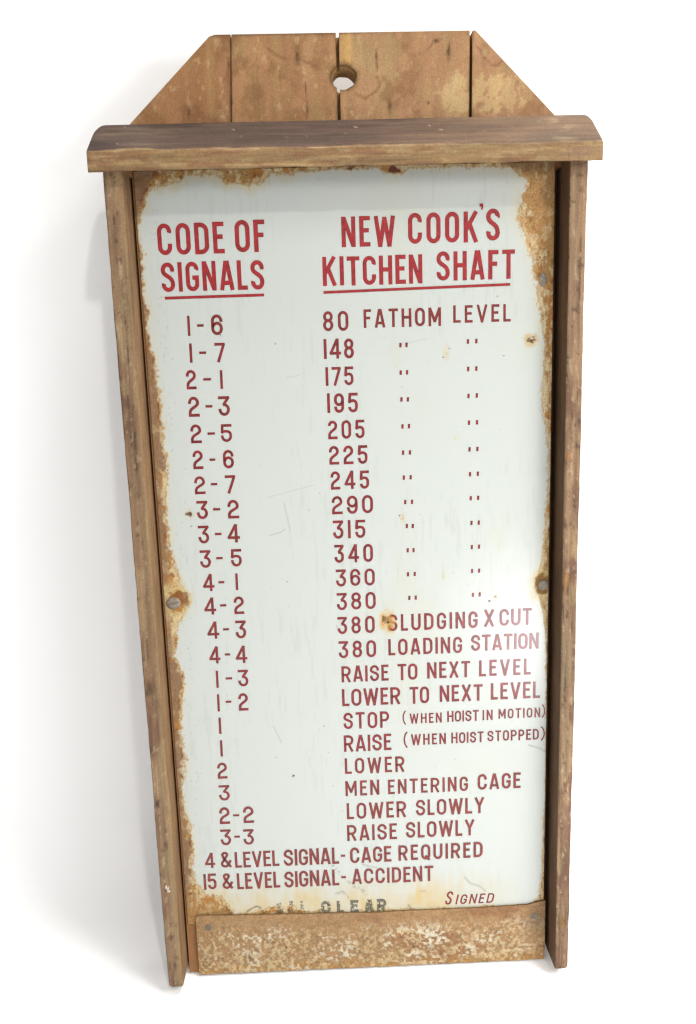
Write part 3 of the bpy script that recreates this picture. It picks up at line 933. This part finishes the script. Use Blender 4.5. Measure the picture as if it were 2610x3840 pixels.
# halo of yellow around all rust, wider where the photo shows it
sp = fbm(gx, gy, 0.0034, 0.0048, seed=217, octv=3)
rightlow = (gx > 0.2) * sst(-0.2, -0.3, gy)
halo = sst(0.011 + 0.010 * (gx > 0.15) * sst(-0.24, -0.02, gy) - 0.006 * rightlow, 0.0, e + 0.004 * fbm(gx, gy, 0.010, 0.016, seed=218))
c = mixc(c, (0.80, 0.72, 0.48), halo * (0.42 + 0.35 * fbm(gx, gy, 0.02, 0.03, seed=216)))
# broken flakes: bits of rust in the white, close to the edge
frag = sst(0.30, 0.62, sp + 0.55 * sst(0.007, 0.0, e) - 0.25) * sst(0.009, 0.001, e) * (1 - 0.5 * rightlow)
c = mixc(c, (0.54, 0.30, 0.075), frag * 0.85)
fine = sst(0.0022, 0.0, e + 0.0022 * sp)
c = mixc(c, (0.55, 0.29, 0.06), fine * 0.8)
# rust itself: ochre, orange, dark oxide, flakes of pale ground coat
r1 = fbm(gx, gy, 0.016, 0.03, 221)
r2 = fbm(gx, gy, 0.006, 0.009, 223)
cr = np.repeat(np.array([[0.47, 0.26, 0.085]]), len(gx), 0)
cr = mixc(cr, (0.52, 0.23, 0.05), sst(-0.1, 0.5, r1))
cr = mixc(cr, (0.26, 0.085, 0.018), sst(0.25, 0.7, r2) * 0.85)
cr = mixc(cr, (0.76, 0.62, 0.36), sst(0.05, 0.5, fbm(gx, gy, 0.0055, 0.010, 227) + 0.5 * sst(0.008, 0.0, -e)) * 0.85)
# exposed dark brown stretches along the left edge
seg = np.zeros_like(gx)
for a, b_ in ((-0.212, -0.305), (-0.32, -0.365), (-0.428, -0.478), (-0.642, -0.712), (-0.775, -0.815), (-0.925, -0.975), (-0.06, -0.205), (0.02, -0.02)):
    seg = np.maximum(seg, sst(a + 0.012, a, gy) * sst(b_ - 0.012, b_, gy))
inner_d = -eL + 0.003 * fbm(gx, gy, 0.008, seed=229)
brown = seg * sst(0.0005, 0.0042, inner_d) * (gx < 0)
brown = np.maximum(brown, sst(-0.262, -0.268, gx + 0.004 * fbm(gx, gy, 0.02, seed=231)) * 0.8)
brown = brown * sst(1.1, 0.7, sp)
cr = mixc(cr, np.array((0.30, 0.172, 0.088)), brown * 0.92)
# dark red rim in a few places
rim = seg * sst(0.0035, 0.0005, np.abs(inner_d - 0.001)) * (gx < 0)
cr = mixc(cr, (0.27, 0.065, 0.012), rim * sst(-0.2, 0.3, r2) * 0.8)
right_tan = (gx > 0.2) * sst(-0.2, 0.01, gy)
cr = mixc(cr, (0.60, 0.34, 0.13), right_tan * 0.85 * sst(-0.6, 0.2, r1))
cr = mixc(cr, (0.80, 0.66, 0.40), (gx > 0.2) * sst(0.1, 0.5, fbm(gx, gy, 0.004, 0.016, 237)) * 0.9 * sst(0.014, 0.002, -e))
cr = mixc(cr, (0.20, 0.115, 0.055), sst(-0.004, 0.010, gy) * (gx > 0.2) * 0.6)
bl = sst(-1.0, -1.04, gy) * sst(-0.20, -0.24, gx)
cr = mixc(cr, (0.47, 0.255, 0.075), bl * 0.75)
cr = cr * 1.02
c = c * (1 - rust[:, None]) + cr * rust[:, None]


def spot(ax, ay, r, col, amp=0.5, s=1.0, seed=1, ry=None, stain=None, str_=0.0):
    """a chip through the enamel with its own stain ring"""
    global c, rust
    ry = ry or r
    q = np.hypot((gx - ax) / r, (gy - ay) / ry) + amp * fbm(gx, gy, r * 0.9, ry * 0.9, 300 + seed)
    if stain:
        c = mixc(c, stain, sst(2.4, 0.8, q) * str_)
    m = sst(1.1, 0.8, q) * s
    c = mixc(c, col, m)
    rust = np.maximum(rust, m)


spot(-0.2544, -0.5544, 0.0125, (0.50, 0.24, 0.05), 0.5, 1, 2, 0.017, (0.75, 0.60, 0.30), 0.8)
spot(-0.2500, -0.5500, 0.0125, (0.26, 0.085, 0.015), 0.5, 0.8, 21, 0.012)
spot(0.2600, -0.5510, 0.0095, (0.30, 0.15, 0.04), 0.5, 1, 3, 0.015, (0.72, 0.55, 0.25), 0.8)
spot(0.2412, -0.2096, 0.0052, (0.22, 0.10, 0.03), 0.7, 0.9, 4, 0.0052, (0.70, 0.50, 0.22), 0.9)
spot(0.2425, -0.2085, 0.0022, (0.80, 0.72, 0.55), 0.6, 0.8, 41)
spot(0.2420, -0.2110, 0.0018, (0.05, 0.025, 0.01), 0.6, 0.9, 42)
spot(0.0410, -0.5935, 0.0074, (0.44, 0.19, 0.035), 0.7, 0.95, 5, 0.0080, (0.76, 0.47, 0.13), 0.9)
spot(0.0385, -0.5920, 0.0046, (0.20, 0.085, 0.02), 0.9, 0.85, 53, 0.0050)
spot(0.0440, -0.6000, 0.0042, (0.62, 0.33, 0.06), 0.7, 0.8, 51, 0.009, (0.78, 0.60, 0.28), 0.6)
spot(0.0425, -0.5945, 0.0026, (0.05, 0.02, 0.01), 0.9, 0.9, 52)
spot(-0.2285, -0.4305, 0.0042, (0.16, 0.05, 0.015), 0.9, 0.9, 6, 0.0042, (0.72, 0.58, 0.32), 0.5)
spot(-0.2265, -0.4308, 0.0016, (0.06, 0.02, 0.01), 0.5, 0.9, 61)
spot(0.0625, 0.0085, 0.0065, (0.18, 0.05, 0.02), 0.6, 1, 7, 0.0042)
spot(0.0050, 0.0112, 0.0040, (0.16, 0.05, 0.02), 0.6, 0.9, 71, 0.0022)
for k, (ax, ay, r) in enumerate(((0.1312, -0.2184, 0.0011), (0.1232, -0.2300, 0.0011), (0.1275, -0.2245, 0.0008), (0.0608, -0.4435, 0.0013), (0.1860, -0.5702, 0.0015),
                                 (-0.1019, -0.8248, 0.0020), (-0.0544, -0.7494, 0.0011), (-0.0495, -0.7905, 0.0008), (-0.0755, -0.7980, 0.0009), (-0.1255, -0.7950, 0.0008),
                                 (0.0625, -0.4480, 0.0008), (-0.2272, -0.4485, 0.0010), (-0.1930, -0.4235, 0.0008), (-0.0980, -0.5320, 0.0010), (-0.0480, -0.4084, 0.0009),
                                 (-0.2540, -0.3700, 0.0009), (0.2050, -0.2300, 0.0009), (-0.1720, -0.1930, 0.0008), (-0.1000, -0.2060, 0.0009), (0.1960, -0.1530, 0.0010))):
    spot(ax, ay, r, (0.10, 0.075, 0.045), 0.5, 0.9, 400 + k)
spot(0.1272, -0.2245, 0.0022, (0.68, 0.58, 0.36), 0.6, 0.35, 8, 0.0070, (0.74, 0.66, 0.45), 0.6)
spot(0.1947, -0.5647, 0.0016, (0.52, 0.28, 0.06), 0.5, 0.9, 9, None, (0.74, 0.60, 0.34), 0.8)
spot(0.0655, -0.4462, 0.0020, (0.70, 0.45, 0.22), 0.6, 0.6, 10, 0.004, (0.75, 0.66, 0.45), 0.6)
spot(0.1207, -0.5316, 0.0020, (0.58, 0.56, 0.38), 0.5, 0.5, 11, 0.0040, (0.72, 0.70, 0.52), 0.6)
spot(0.1376, -0.3386, 0.0022, (0.62, 0.56, 0.36), 0.5, 0.5, 12, 0.0022, (0.74, 0.70, 0.52), 0.5)
spot(-0.0445, -0.8440, 0.0010, (0.10, 0.08, 0.05), 0.5, 0.8, 13)
for (ax, ay, ln) in ((0.0400, -0.600, 0.020), (0.2412, -0.214, 0.012), (-0.246, -0.568, 0.022), (0.2590, -0.562, 0.020), (-0.125, 0.000, 0.030), (-0.155, 0.002, 0.022), (-0.098, 0.002, 0.018)):
    m = sst(0.0022, 0.0, np.abs(gx - ax + 0.0012 * fbm(gx, gy, 0.01, 0.02, 261))) * sst(ay - ln, ay, gy) * (gy < ay)
    c = mixc(c, (0.74, 0.56, 0.28), m * 0.55)
gr = sst(0.25, 0.7, fbm(gx, gy, 0.004, 0.035, 263)) * sst(-0.2, 0.4, fbm(gx, gy, 0.12, 0.16, 265))
c = mixc(c, (0.60, 0.63, 0.57), gr * 0.35 * (1 - rust))
# pits along the left margin and at random
for k in range(190):
    if k < 120:
        ay = rng.uniform(-1.0, -0.03)
        ax = float(np.interp(ay, [-1.0, 0], [-0.238, -0.246])) + rng.normal(0, 0.0065)
    else:
        ax, ay = rng.uniform(-0.25, 0.25), rng.uniform(-1.03, 0.0)
    q = np.hypot((gx - ax) / 0.0008, (gy - ay) / rng.uniform(0.0008, 0.0019))
    c = mixc(c, (0.40, 0.43, 0.38), sst(1.3, 0.5, q) * rng.uniform(0.25, 0.75))
# scratches and scuffs
for pts, w_, s in (([(-0.0985, -0.4205), (-0.0935, -0.4440), (-0.0915, -0.4590)], 0.0006, 0.35), ([(-0.1200, -0.4650), (-0.1040, -0.4610), (-0.0985, -0.4565)], 0.0006, 0.40),
                   ([(-0.1265, -0.7470), (-0.1200, -0.7660), (-0.1170, -0.7720)], 0.0007, 0.35), ([(-0.1210, -0.4120), (-0.0850, -0.4035), (-0.0560, -0.3970)], 0.0005, 0.25),
                   ([(-0.0870, -0.2510), (-0.0700, -0.2480)], 0.0005, 0.3), ([(-0.0320, -0.5985), (-0.0300, -0.6060)], 0.0006, 0.5),
                   ([(0.245, -0.7920), (0.262, -0.7980), (0.268, -0.8030)], 0.0009, 0.5), ([(0.150, -1.002), (0.158, -1.012), (0.172, -1.018), (0.181, -1.026)], 0.0012, 0.45),
                   ([(0.0640, -1.0440), (0.0700, -1.0600)], 0.0011, 0.85), ([(0.0830, -1.0220), (0.0890, -1.0222)], 0.0010, 0.5), ([(0.063, -0.213), (0.100, -0.205)], 0.0004, 0.3),
                   ([(-0.005, -0.972), (0.010, -0.978), (0.018, -0.979)], 0.0008, 0.5)):
    d = line_dist(gx + 0.0008 * fbm(gx, gy, 0.01, seed=5), gy, pts)
    c = mixc(c, (0.36, 0.33, 0.24), sst(w_ * 2.2, w_ * 0.5, d) * s)
# grey smear above the stencilled line
for pts, w_, s in (([(-0.050, -0.972), (-0.036, -0.990), (-0.020, -1.006), (0.000, -1.021)], 0.0050, 0.75), ([(-0.046, -1.020), (-0.036, -1.016), (-0.026, -1.030), (-0.016, -1.036)], 0.0040, 0.6)):
    d = line_dist(gx, gy, pts)
    m = sst(w_, 0.0, d) * s * sst(0.05, 0.35, fbm(gx + gy, gy - gx, 0.010, 0.003, 241))
    c = mixc(c, (0.28, 0.26, 0.21), m)
# the scrawl left of the stencil: rubbed dark strokes
for pts, w_, s in (([(-0.193, -1.0545), (-0.186, -1.0480), (-0.176, -1.0390), (-0.166, -1.0345), (-0.160, -1.0380)], 0.0016, 0.75),
                   ([(-0.240, -1.0440), (-0.226, -1.0420), (-0.212, -1.0400)], 0.0014, 0.45), ([(-0.212, -1.0480), (-0.204, -1.0430), (-0.201, -1.0405)], 0.0024, 0.6)):
    d = line_dist(gx + 0.001 * fbm(gx, gy, 0.006, seed=6), gy, pts)
    c = mixc(c, (0.19, 0.13, 0.07), sst(w_ * 1.4, w_ * 0.4, d) * s * sst(-0.6, -0.1, fbm(gx, gy, 0.005, seed=243)))
c = c * 0.612
zz = np.where(rust > 0.02, -0.00045 * rust + 0.00035 * rust * fbm(gx, gy, 0.005, seed=251), 0.0)
N = nx * ny
verts = np.empty((N, 3))
verts[:, 0] = gx
verts[:, 1] = -zz
verts[:, 2] = gy + YB
idx = np.arange(N).reshape(ny, nx)
quads = np.stack([idx[:-1, :-1].ravel(), idx[:-1, 1:].ravel(), idx[1:, 1:].ravel(), idx[1:, :-1].ravel()], 1)
# rim folded back so that the sheet has its thickness
ring = np.concatenate([idx[0, :], idx[1:, -1], idx[-1, -2::-1], idx[-2:0:-1, 0]])
nb = len(ring)
back = verts[ring].copy()
back[:, 1] = 0.0014
verts = np.concatenate([verts, back])
k = np.arange(nb)
rim_q = np.stack([ring, N + k, N + (k + 1) % nb, ring[(k + 1) % nb]], 1)
me = bpy.data.meshes.new('mesh')
allq = np.concatenate([quads, rim_q])
me.vertices.add(len(verts))
me.vertices.foreach_set('co', verts.astype(np.float32).ravel())
me.loops.add(allq.size)
me.loops.foreach_set('vertex_index', allq.astype(np.int32).ravel())
me.polygons.add(len(allq))
me.polygons.foreach_set('loop_start', np.arange(0, allq.size, 4, dtype=np.int32))
me.polygons.foreach_set('use_smooth', np.ones(len(allq), bool))
me.update(calc_edges=True)
me.validate()
c_all = np.concatenate([c, c[ring]])
set_color(me, c_all)
set_float(me, np.concatenate([rust * (1 - 0.55 * brown * rust), np.ones(nb)]), 'rust')
panel = link('enamel_panel', me, M_ENAMEL, root)

# ------------------------------------------------------------------ lettering, drawn as painted strokes
LETTER_W = dict(A=.50, C=.47, D=.47, E=.37, F=.36, G=.46, H=.47, I=.0, K=.50, L=.35, M=.60, N=.48, O=.48, P=.46, Q=.48, R=.48,
                S=.47, T=.45, U=.47, V=.50, W=.72, X=.48, Y=.50)
LETTER_W.update({'&': .52, '1': .0, '2': .44, '3': .44, '4': .50, '5': .43, '6': .44, '7': .42, '8': .44, '9': .44, '0': .45, '(': .16, ')': .16})


def arc(cx, cy, rx, ry, a0, a1, n=9):
    return [(cx + rx * math.cos(math.radians(a0 + (a1 - a0) * k / n)), cy + ry * math.sin(math.radians(a0 + (a1 - a0) * k / n))) for k in range(n + 1)]


def bez(p0, p1, p2, p3, n=9):
    o = []
    for k in range(n + 1):
        t = k / n
        a, b_, c_, d_ = (1 - t) ** 3, 3 * t * (1 - t) ** 2, 3 * t * t * (1 - t), t ** 3
        o.append((a * p0[0] + b_ * p1[0] + c_ * p2[0] + d_ * p3[0], a * p0[1] + b_ * p1[1] + c_ * p2[1] + d_ * p3[1]))
    return o


def glyph(ch, w, t):
    """strokes (point list, closed) of one letter in a box w x 1 with stroke width t"""
    h = t / 2
    L, Rr, B, T = h, w - h, h, 1 - h
    cx, rx = w / 2, (w - t) / 2
    ry = min(rx * 1.15, 0.26)
    if ch in 'I1':
        return [([(h, 0), (h, 1)], False)]
    if ch in 'O0Q':
        s = [(arc(cx, T - ry, rx, ry, 0, 180) + arc(cx, B + ry, rx, ry, 180, 360), True)]
        if ch == 'Q':
            s.append(([(cx - .02, .26), (Rr + .02, -.03)], False))
        return s
    if ch == 'C':
        return [([(Rr - .015, .70)] + arc(cx, T - ry, rx, ry, 0, 180) + arc(cx, B + ry, rx, ry, 180, 360) + [(Rr, .36)], False)]
    if ch == 'G':
        return [([(Rr - .015, .72)] + arc(cx, T - ry, rx, ry, 0, 180) + arc(cx, B + ry, rx, ry, 180, 360) + [(Rr, .46), (cx, .46)], False)]
    if ch == 'D':
        r = min(rx * 1.2, .25)
        return [([(L, B), (L, T)] + arc(Rr - r, T - r, r, r, 90, 0) + arc(Rr - r, B + r, r, r, 0, -90), True)]
    if ch == 'U':
        return [([(L, 1)] + arc(cx, B + ry, rx, ry, 180, 360) + [(Rr, 1)], False)]
    if ch == 'S':
        return [([(Rr - .01, .74)] + arc(cx, T - ry, rx, ry, 0, 180) + bez((L, T - ry), (L, .52), (Rr, .56), (Rr, B + ry)) + arc(cx, B + ry, rx, ry, 0, -180) + [(L + .01, .29)], False)]
    if ch == '3':
        return [([(L - h, T), (Rr + h * .2, T), (cx - .02, .575)], False),
                ([(cx - .06, .555), (cx, .575)] + arc(cx, .575 - ry * 1.0, rx, ry, 90, 0) + arc(cx, B + ry, rx, ry, 0, -180) + [(L, .27)], False)]
    if ch == '2':
        return [([(L, .72)] + arc(cx, T - ry, rx, ry, 180, 0) + bez((Rr, T - ry), (Rr, .48), (L, .46), (L + .005, .2)) + [(L + .005, B), (w, B)], False)]
    if ch == '4':
        sx_ = w * .70
        return [([(sx_, .99), (L - h * .2, .27), (w, .27)], False), ([(sx_, 1), (sx_, 0)], False)]
    if ch == '5':
        return [([(w, T), (L + .03, T), (L, .54)] + bez((L, .54), (L + .08, .63), (Rr, .66), (Rr, .40)) + arc(cx, B + ry, rx, ry, 0, -180) + [(L, .28)], False)]
    if ch in '69':
        p = [(Rr, .73)] + arc(cx, T - ry, rx, ry, 0, 180) + arc(cx, B + ry, rx, ry, 180, 360) + arc(cx, .58 - ry, rx, ry, 0, 165)
        if ch == '9':
            p = [(w - a, 1 - b_) for a, b_ in p]
        return [(p, False)]
    if ch == '7':
        return [([(0, T), (Rr + h * .3, T), (w * .30, 0)], False)]
    if ch == '8':
        r1, r2 = (T - .53) / 2, (.53 - B) / 2
        return [(arc(cx, .53 + r1, rx * .92, r1, -90, 270, 20)[:-1], True), (arc(cx, B + r2, rx, r2, 90, 450, 20)[:-1], True)]
    if ch == '&':
        return [([(w, .02), (L + .10, .62)] + arc(cx - .03, .80, rx * .62, 1 - h - .80, 200, -10, 12) + [(L + .08, .40)] + arc(cx - .03, B + .17, rx * .85, .17, 150, 320, 10) + [(w, .45)], False)]
    if ch == 'A':
        return [([(h * .9, 0), (cx - h * .25, 1)], False), ([(w - h * .9, 0), (cx + h * .25, 1)], False), ([(w * .2, .25), (w * .8, .25)], False)]
    if ch == 'E':
        return [([(w, T), (L, T), (L, B), (w, B)], False), ([(L, .53), (w * .88, .53)], False)]
    if ch == 'F':
        return [([(w, T), (L, T), (L, 0)], False), ([(L, .53), (w * .88, .53)], False)]
    if ch == 'H':
        return [([(L, 0), (L, 1)], False), ([(Rr, 0), (Rr, 1)], False), ([(L, .52), (Rr, .52)], False)]
    if ch == 'K':
        return [([(L, 0), (L, 1)], False), ([(Rr, 1), (L, .40)], False), ([(L + (Rr - L) * .36, .60), (Rr, 0)], False)]
    if ch == 'L':
        return [([(L, 1), (L, B), (w, B)], False)]
    if ch == 'M':
        return [([(L, 0), (L, 1)], False), ([(Rr, 0), (Rr, 1)], False), ([(L, .98), (cx, .26), (Rr, .98)], False)]
    if ch == 'N':
        return [([(L, 0), (L, 1)], False), ([(Rr, 0), (Rr, 1)], False), ([(L + .01, .97), (Rr - .01, .03)], False)]
    if ch in 'PR':
        r = .235
        s = [([(L, 0), (L, T)] + arc(Rr - r * .85, T - r, r * .85, r, 90, -90) + [(L, T - 2 * r)], False)]
        if ch == 'R':
            s.append(([(cx, T - 2 * r), (Rr, 0)], False))
        return s
    if ch == 'T':
        return [([(0, T), (w, T)], False), ([(cx, 1), (cx, 0)], False)]
    if ch == 'V':
        return [([(h * .9, 1), (cx, .02), (w - h * .9, 1)], False)]
    if ch == 'W':
        return [([(h * .9, 1), (w * .28, .03), (cx, .92), (w * .72, .03), (w - h * .9, 1)], False)]
    if ch == 'X':
        return [([(h * .9, 1), (w - h * .9, 0)], False), ([(w - h * .9, 1), (h * .9, 0)], False)]
    if ch == 'Y':
        return [([(h * .9, 1), (cx, .46), (w - h * .9, 1)], False), ([(cx, .5), (cx, 0)], False)]
    if ch == '(':
        return [(arc(w * 1.45, .5, w * 1.40, .54, 118, 242, 12), False)]
    if ch == ')':
        return [(arc(-w * .45, .5, w * 1.40, .54, 62, -62, 12), False)]
    return []


class Ink:
    """collects brush strokes; each stroke lies a hair above the one before"""

    def __init__(self, z=0.00022):
        self.v, self.f, self.z = [], [], z

    def stroke(self, pts, width, closed=False, jit=0.0):
        pts = [Vector(p) for p in pts]
        q = [pts[0]]
        for p in pts[1:]:
            if (p - q[-1]).length > width * 0.02:
                q.append(p)
        if closed and (q[0] - q[-1]).length < width * 0.02:
            q.pop()
        n = len(q)
        if not closed:
            for i in range(1, n - 1):
                a, b_ = (q[i] - q[i - 1]).normalized(), (q[i + 1] - q[i]).normalized()
                if a.dot(b_) < -0.05:
                    self.stroke(q[:i] + [q[i] + a * width * 0.30], width, False, jit)
                    self.stroke([q[i] - b_ * width * 0.30] + q[i + 1:], width, False, jit)
                    return
        base = len(self.v)
        for i in range(n):
            if closed:
                a, b_ = q[i] - q[i - 1], q[(i + 1) % n] - q[i]
            else:
                a = q[i] - q[i - 1] if i > 0 else q[1] - q[0]
                b_ = q[i + 1] - q[i] if i < n - 1 else q[-1] - q[-2]
            a.normalize()
            b_.normalize()
            t = (a + b_)
            if t.length < 1e-4:
                t = a.copy()
            t.normalize()
            nrm = Vector((-t.y, t.x))
            m = 1 / max(0.42, nrm.dot(Vector((-a.y, a.x))))
            hw = width / 2 * m * (1 + random.uniform(-jit, jit))
            for s in (1, -1):
                p = q[i] + nrm * hw * s
                self.v.append(V(p.x, p.y, self.z))
        for i in range(n - 1 + (1 if closed else 0)):
            j = (i + 1) % n
            self.f.append((base + 2 * i + 1, base + 2 * j + 1, base + 2 * j, base + 2 * i))
        self.z += 0.000012

    def word(self, text, x0, x1, base, cap, t, mult, slant=0.0):
        ws = []
        for ch in text:
            ws.append((LETTER_W[ch] * mult if LETTER_W[ch] > 0 else t))
        total = (x1 - x0) / cap
        n = len(text)
        if n == 1:
            ws = [total if LETTER_W[text] > 0 else t]
            g = 0
        else:
            g = (total - sum(ws)) / (n - 1)
            lo, hi = .085, .24
            if g < lo or g > hi:
                g2 = min(max(g, lo), hi)
                k = (total - g2 * (n - 1) - 0) / sum(ws)
                ws = [w * k if LETTER_W[ch] > 0 else w for w, ch in zip(ws, text)]
                g = (total - sum(ws)) / (n - 1)
        x = 0.0
        for ch, w in zip(text, ws):
            jy = random.uniform(-.008, .008)
            for pts, cl in glyph(ch, max(w, t), t):
                self.stroke([(x0 + cap * (x + px + slant * py), base + cap * (py + jy)) for px, py in pts], t * cap, cl, 0.03)
            x += w + g

    def build(self, name, mat, parent):
        me = mesh_from(self.v, self.f)
        return link(name, me, mat, parent)



def runs(words):
    """split a row where a wide blank separates its words"""
    out = [[words[0]]]
    for w in words[1:]:
        if 0.012 < w[1] - out[-1][-1][2]:
            out.append([w])
        else:
            out[-1].append(w)
    return out


for row, words in [(r, w) for r, ws in ROWS.items() for w in (runs(ws) if r in ('r1', 'ac') else [ws])]:
    head = row[0] == 'h'
    ink = Ink()
    for (t, x0, x1, b, cap) in words:
        if t == '-':
            ink.stroke([(x0, b), (x1, b)], 0.0032)
        elif t == '1' and row[0] == 'c':
            ink.stroke([(x0 - 0.0002, b), (x0 + 0.0, b + cap)], 0.0034, False, 0.03)
        elif row == 'ac':
            ink.word(t, x0, x1, b + 0.0022, cap, 0.24, 1.0)
        elif row == 'sg':
            ink.word(t, x0, x1 - 0.003, b, cap, 0.135 if t == 'S' else 0.15, 1.15, 0.22)
        elif t in '()' :
            ink.word(t, x0, x1, b, cap, 0.088, 1.0)
        else:
            small = cap < 0.019
            ink.word(t, x0, x1, b, cap, 0.143 if head else (0.145 if small else 0.146), 1.0 if head else 1.16)
    if row == 'h3':
        ink.stroke([(0.1743, -0.0357), (0.1746, -0.0395)], 0.0048)
        ink.stroke([(0.1762, -0.0385), (0.1748, -0.0432)], 0.0022)
    if row == 'h2':
        ink.stroke([(-0.2417, -0.1437), (-0.1120, -0.1430)], 0.0036)
    if row == 'h4':
        ink.stroke([(-0.0339, -0.1419), (0.2128, -0.1380)], 0.0034)
    ink.build('lettering', M_RED if head else ((M_STENCIL_FADED if words[0][1] < -0.09 else M_STENCIL) if row == 'ac' else (M_BRICK if row in ('r1', 'r19', 'r20', 'r21', 'r22', 'r23', 'r24', 'c1', 'c4', 'c9', 'c13') else (M_RUSTED if row == 'r13' else M_MAROON))), panel)
for row, pts in DITTO.items():
    for a in (0, 2):
        ink = Ink()
        for (x, y) in pts[a:a + 2]:
            ink.stroke([(x - 0.0002, y - 0.0030), (x + 0.0001, y + 0.0030)], 0.0031)
        ink.build('ditto_mark', M_MAROON, panel)

# ------------------------------------------------------------------ plate across the foot
gx, gy, nx, ny = grid_mesh(0, 1, 0, 1, 1 / 330.0)
nx2, ny2 = 331, 331
x0, x1 = -0.2578, 0.2720
X = x0 + (x1 - x0) * gx
yt = np.interp(X, [x0, -0.2, 0.0, 0.2, 0.245, 0.255, 0.262, 0.272], [-1.0443, -1.0462, -1.0521, -1.0523, -1.0505, -1.0480, -1.0462, -1.0450])
yt = yt + 0.0006 * fbm(X, X * 0, 0.03, seed=3)
cr_ = np.clip((X - x0) / 0.006, 0, 1)
yt = yt - 0.0022 * (1 - np.sqrt(1 - (1 - cr_) ** 2))
yb = np.interp(X, [x0, 0, x1], [-1.1432, -1.1440, -1.1450]) + 0.0008 * fbm(X, X * 0 + 4, 0.02, seed=5)
Y = yb + (yt - yb) * gy
fl = fbm(X, Y, 0.0040, 0.0046, 501, 5)
big = fbm(X, Y, 0.06, 0.035, 503)
dens = sst(0.012, 0.04, yt - Y) * sst(-0.2, 0.012, Y - yb) * (0.75 + 0.35 * big) * np.where(X > 0.235, 0.55, 1.0)
c = np.repeat(np.array([[0.44, 0.262, 0.122]]), len(X), 0)
c = mixc(c, (0.34, 0.165, 0.075), sst(-0.1, 0.6, fbm(X, Y, 0.04, 0.02, 505)) * 0.8 * sst(-0.1, 0.1, X))
c = mixc(c, (0.46, 0.30, 0.155), sst(0.0, 0.6, fbm(X, Y, 0.05, 0.03, 507)) * sst(0.1, -0.15, X) * 0.8)
c = mixc(c, (0.50, 0.27, 0.075), sst(0.02, 0.001, Y - yb + 0.006 * fbm(X, Y, 0.03, seed=509)) * 0.7)
pale = sst(-0.10, 0.24, fl + 0.25 * big) * np.clip(dens * 1.15, 0, 1)
c = mixc(c, (0.74, 0.59, 0.34), pale * 0.7)
c = mixc(c, (0.80, 0.74, 0.58), pale * sst(0.0, 0.5, fbm(X, Y, 0.035, 0.025, 511)) * 0.85)
c = mixc(c, (0.15, 0.085, 0.04), sst(0.45, 0.75, fbm(X, Y, 0.0065, 0.008, 513)) * 0.45 * np.clip(dens + 0.25, 0, 1))
c = c * 0.76
c = mixc(c, (0.17, 0.10, 0.05), sst(0.028, 0.0, np.hypot((X - 0.259) / 0.9, (Y + 1.075) / 1.6)) * 0.75)
Z = 0.0034 + 0.0004 * pale + 0.0002 * fl
N = nx * ny
verts = np.stack([X, -Z, Y + YB], 1)
idx = np.arange(N).reshape(ny, nx)
quads = np.stack([idx[:-1, :-1].ravel(), idx[:-1, 1:].ravel(), idx[1:, 1:].ravel(), idx[1:, :-1].ravel()], 1)
ring = np.concatenate([idx[0, :], idx[1:, -1], idx[-1, -2::-1], idx[-2:0:-1, 0]])
nb = len(ring)
back = verts[ring].copy()
back[:, 1] = -0.0006
verts = np.concatenate([verts, back])
k = np.arange(nb)
rim_q = np.stack([ring, N + k, N + (k + 1) % nb, ring[(k + 1) % nb]], 1)
me = mesh_from(verts, [tuple(int(a) for a in q_) for q_ in np.concatenate([quads, rim_q])], False)
set_color(me, np.concatenate([c, np.repeat(np.array([[0.14, 0.08, 0.035]]), nb, 0)]))
link('foot_plate', me, M_PLATE, root)


# ------------------------------------------------------------------ screws and nails
def disc_head(x, y, z, r, dome, mat, name, slot=True, ang=0.3, ry=1.0):
    bm = bmesh.new()
    n = 28
    rings = []
    for q_, hz in ((1.0, 0.0), (1.0, 0.35), (0.93, 0.7), (0.7, 0.92), (0.35, 1.0)):
        rings.append([bm.verts.new(V(x + r * q_ * math.cos(2 * math.pi * k_ / n), y + r * ry * q_ * math.sin(2 * math.pi * k_ / n), z + dome * hz)) for k_ in range(n)])
    for a, b_ in zip(rings[:-1], rings[1:]):
        for k_ in range(n):
            bm.faces.new((a[k_], a[(k_ + 1) % n], b_[(k_ + 1) % n], b_[k_]))
    bm.faces.new(rings[-1])
    bmesh.ops.recalc_face_normals(bm, faces=bm.faces)
    me = bpy.data.meshes.new('mesh')
    bm.to_mesh(me)
    bm.free()
    me.polygons.foreach_set('use_smooth', [True] * len(me.polygons))
    o = link(name, me, mat, root)
    if slot:
        ca, sa = math.cos(ang), math.sin(ang)
        vs_ = []
        for zz_ in (z + dome * 0.5, z + dome * 1.02):
            for (u_, v_) in ((-r * 0.8, -r * 0.07), (r * 0.8, -r * 0.07), (r * 0.8, r * 0.07), (-r * 0.8, r * 0.07)):
                vs_.append(V(x + u_ * ca - v_ * sa, y + u_ * sa + v_ * ca, zz_))
        me2 = mesh_from(vs_, [(4, 5, 6, 7), (0, 1, 5, 4), (1, 2, 6, 5), (2, 3, 7, 6), (3, 0, 4, 7), (3, 2, 1, 0)])
        link('screw_slot', me2, M_NAIL, o)
    return o


disc_head(-0.2585, -0.5570, -0.0008, 0.0102, 0.0030, M_SCREW, 'screw', True, 0.25, 0.85)
disc_head(0.2625, -0.5500, -0.0008, 0.0078, 0.0028, M_SCREW, 'screw', True, 1.0)
disc_head(0.2562, -0.1332, -0.0010, 0.0058, 0.0016, M_SCREW, 'screw', False, 0, 1.6)
disc_head(-0.2398, -1.0640, 0.0031, 0.0052, 0.0009, M_NAIL, 'nail', False)
disc_head(0.2560, -1.0700, 0.0031, 0.0052, 0.0009, M_NAIL, 'nail', False)
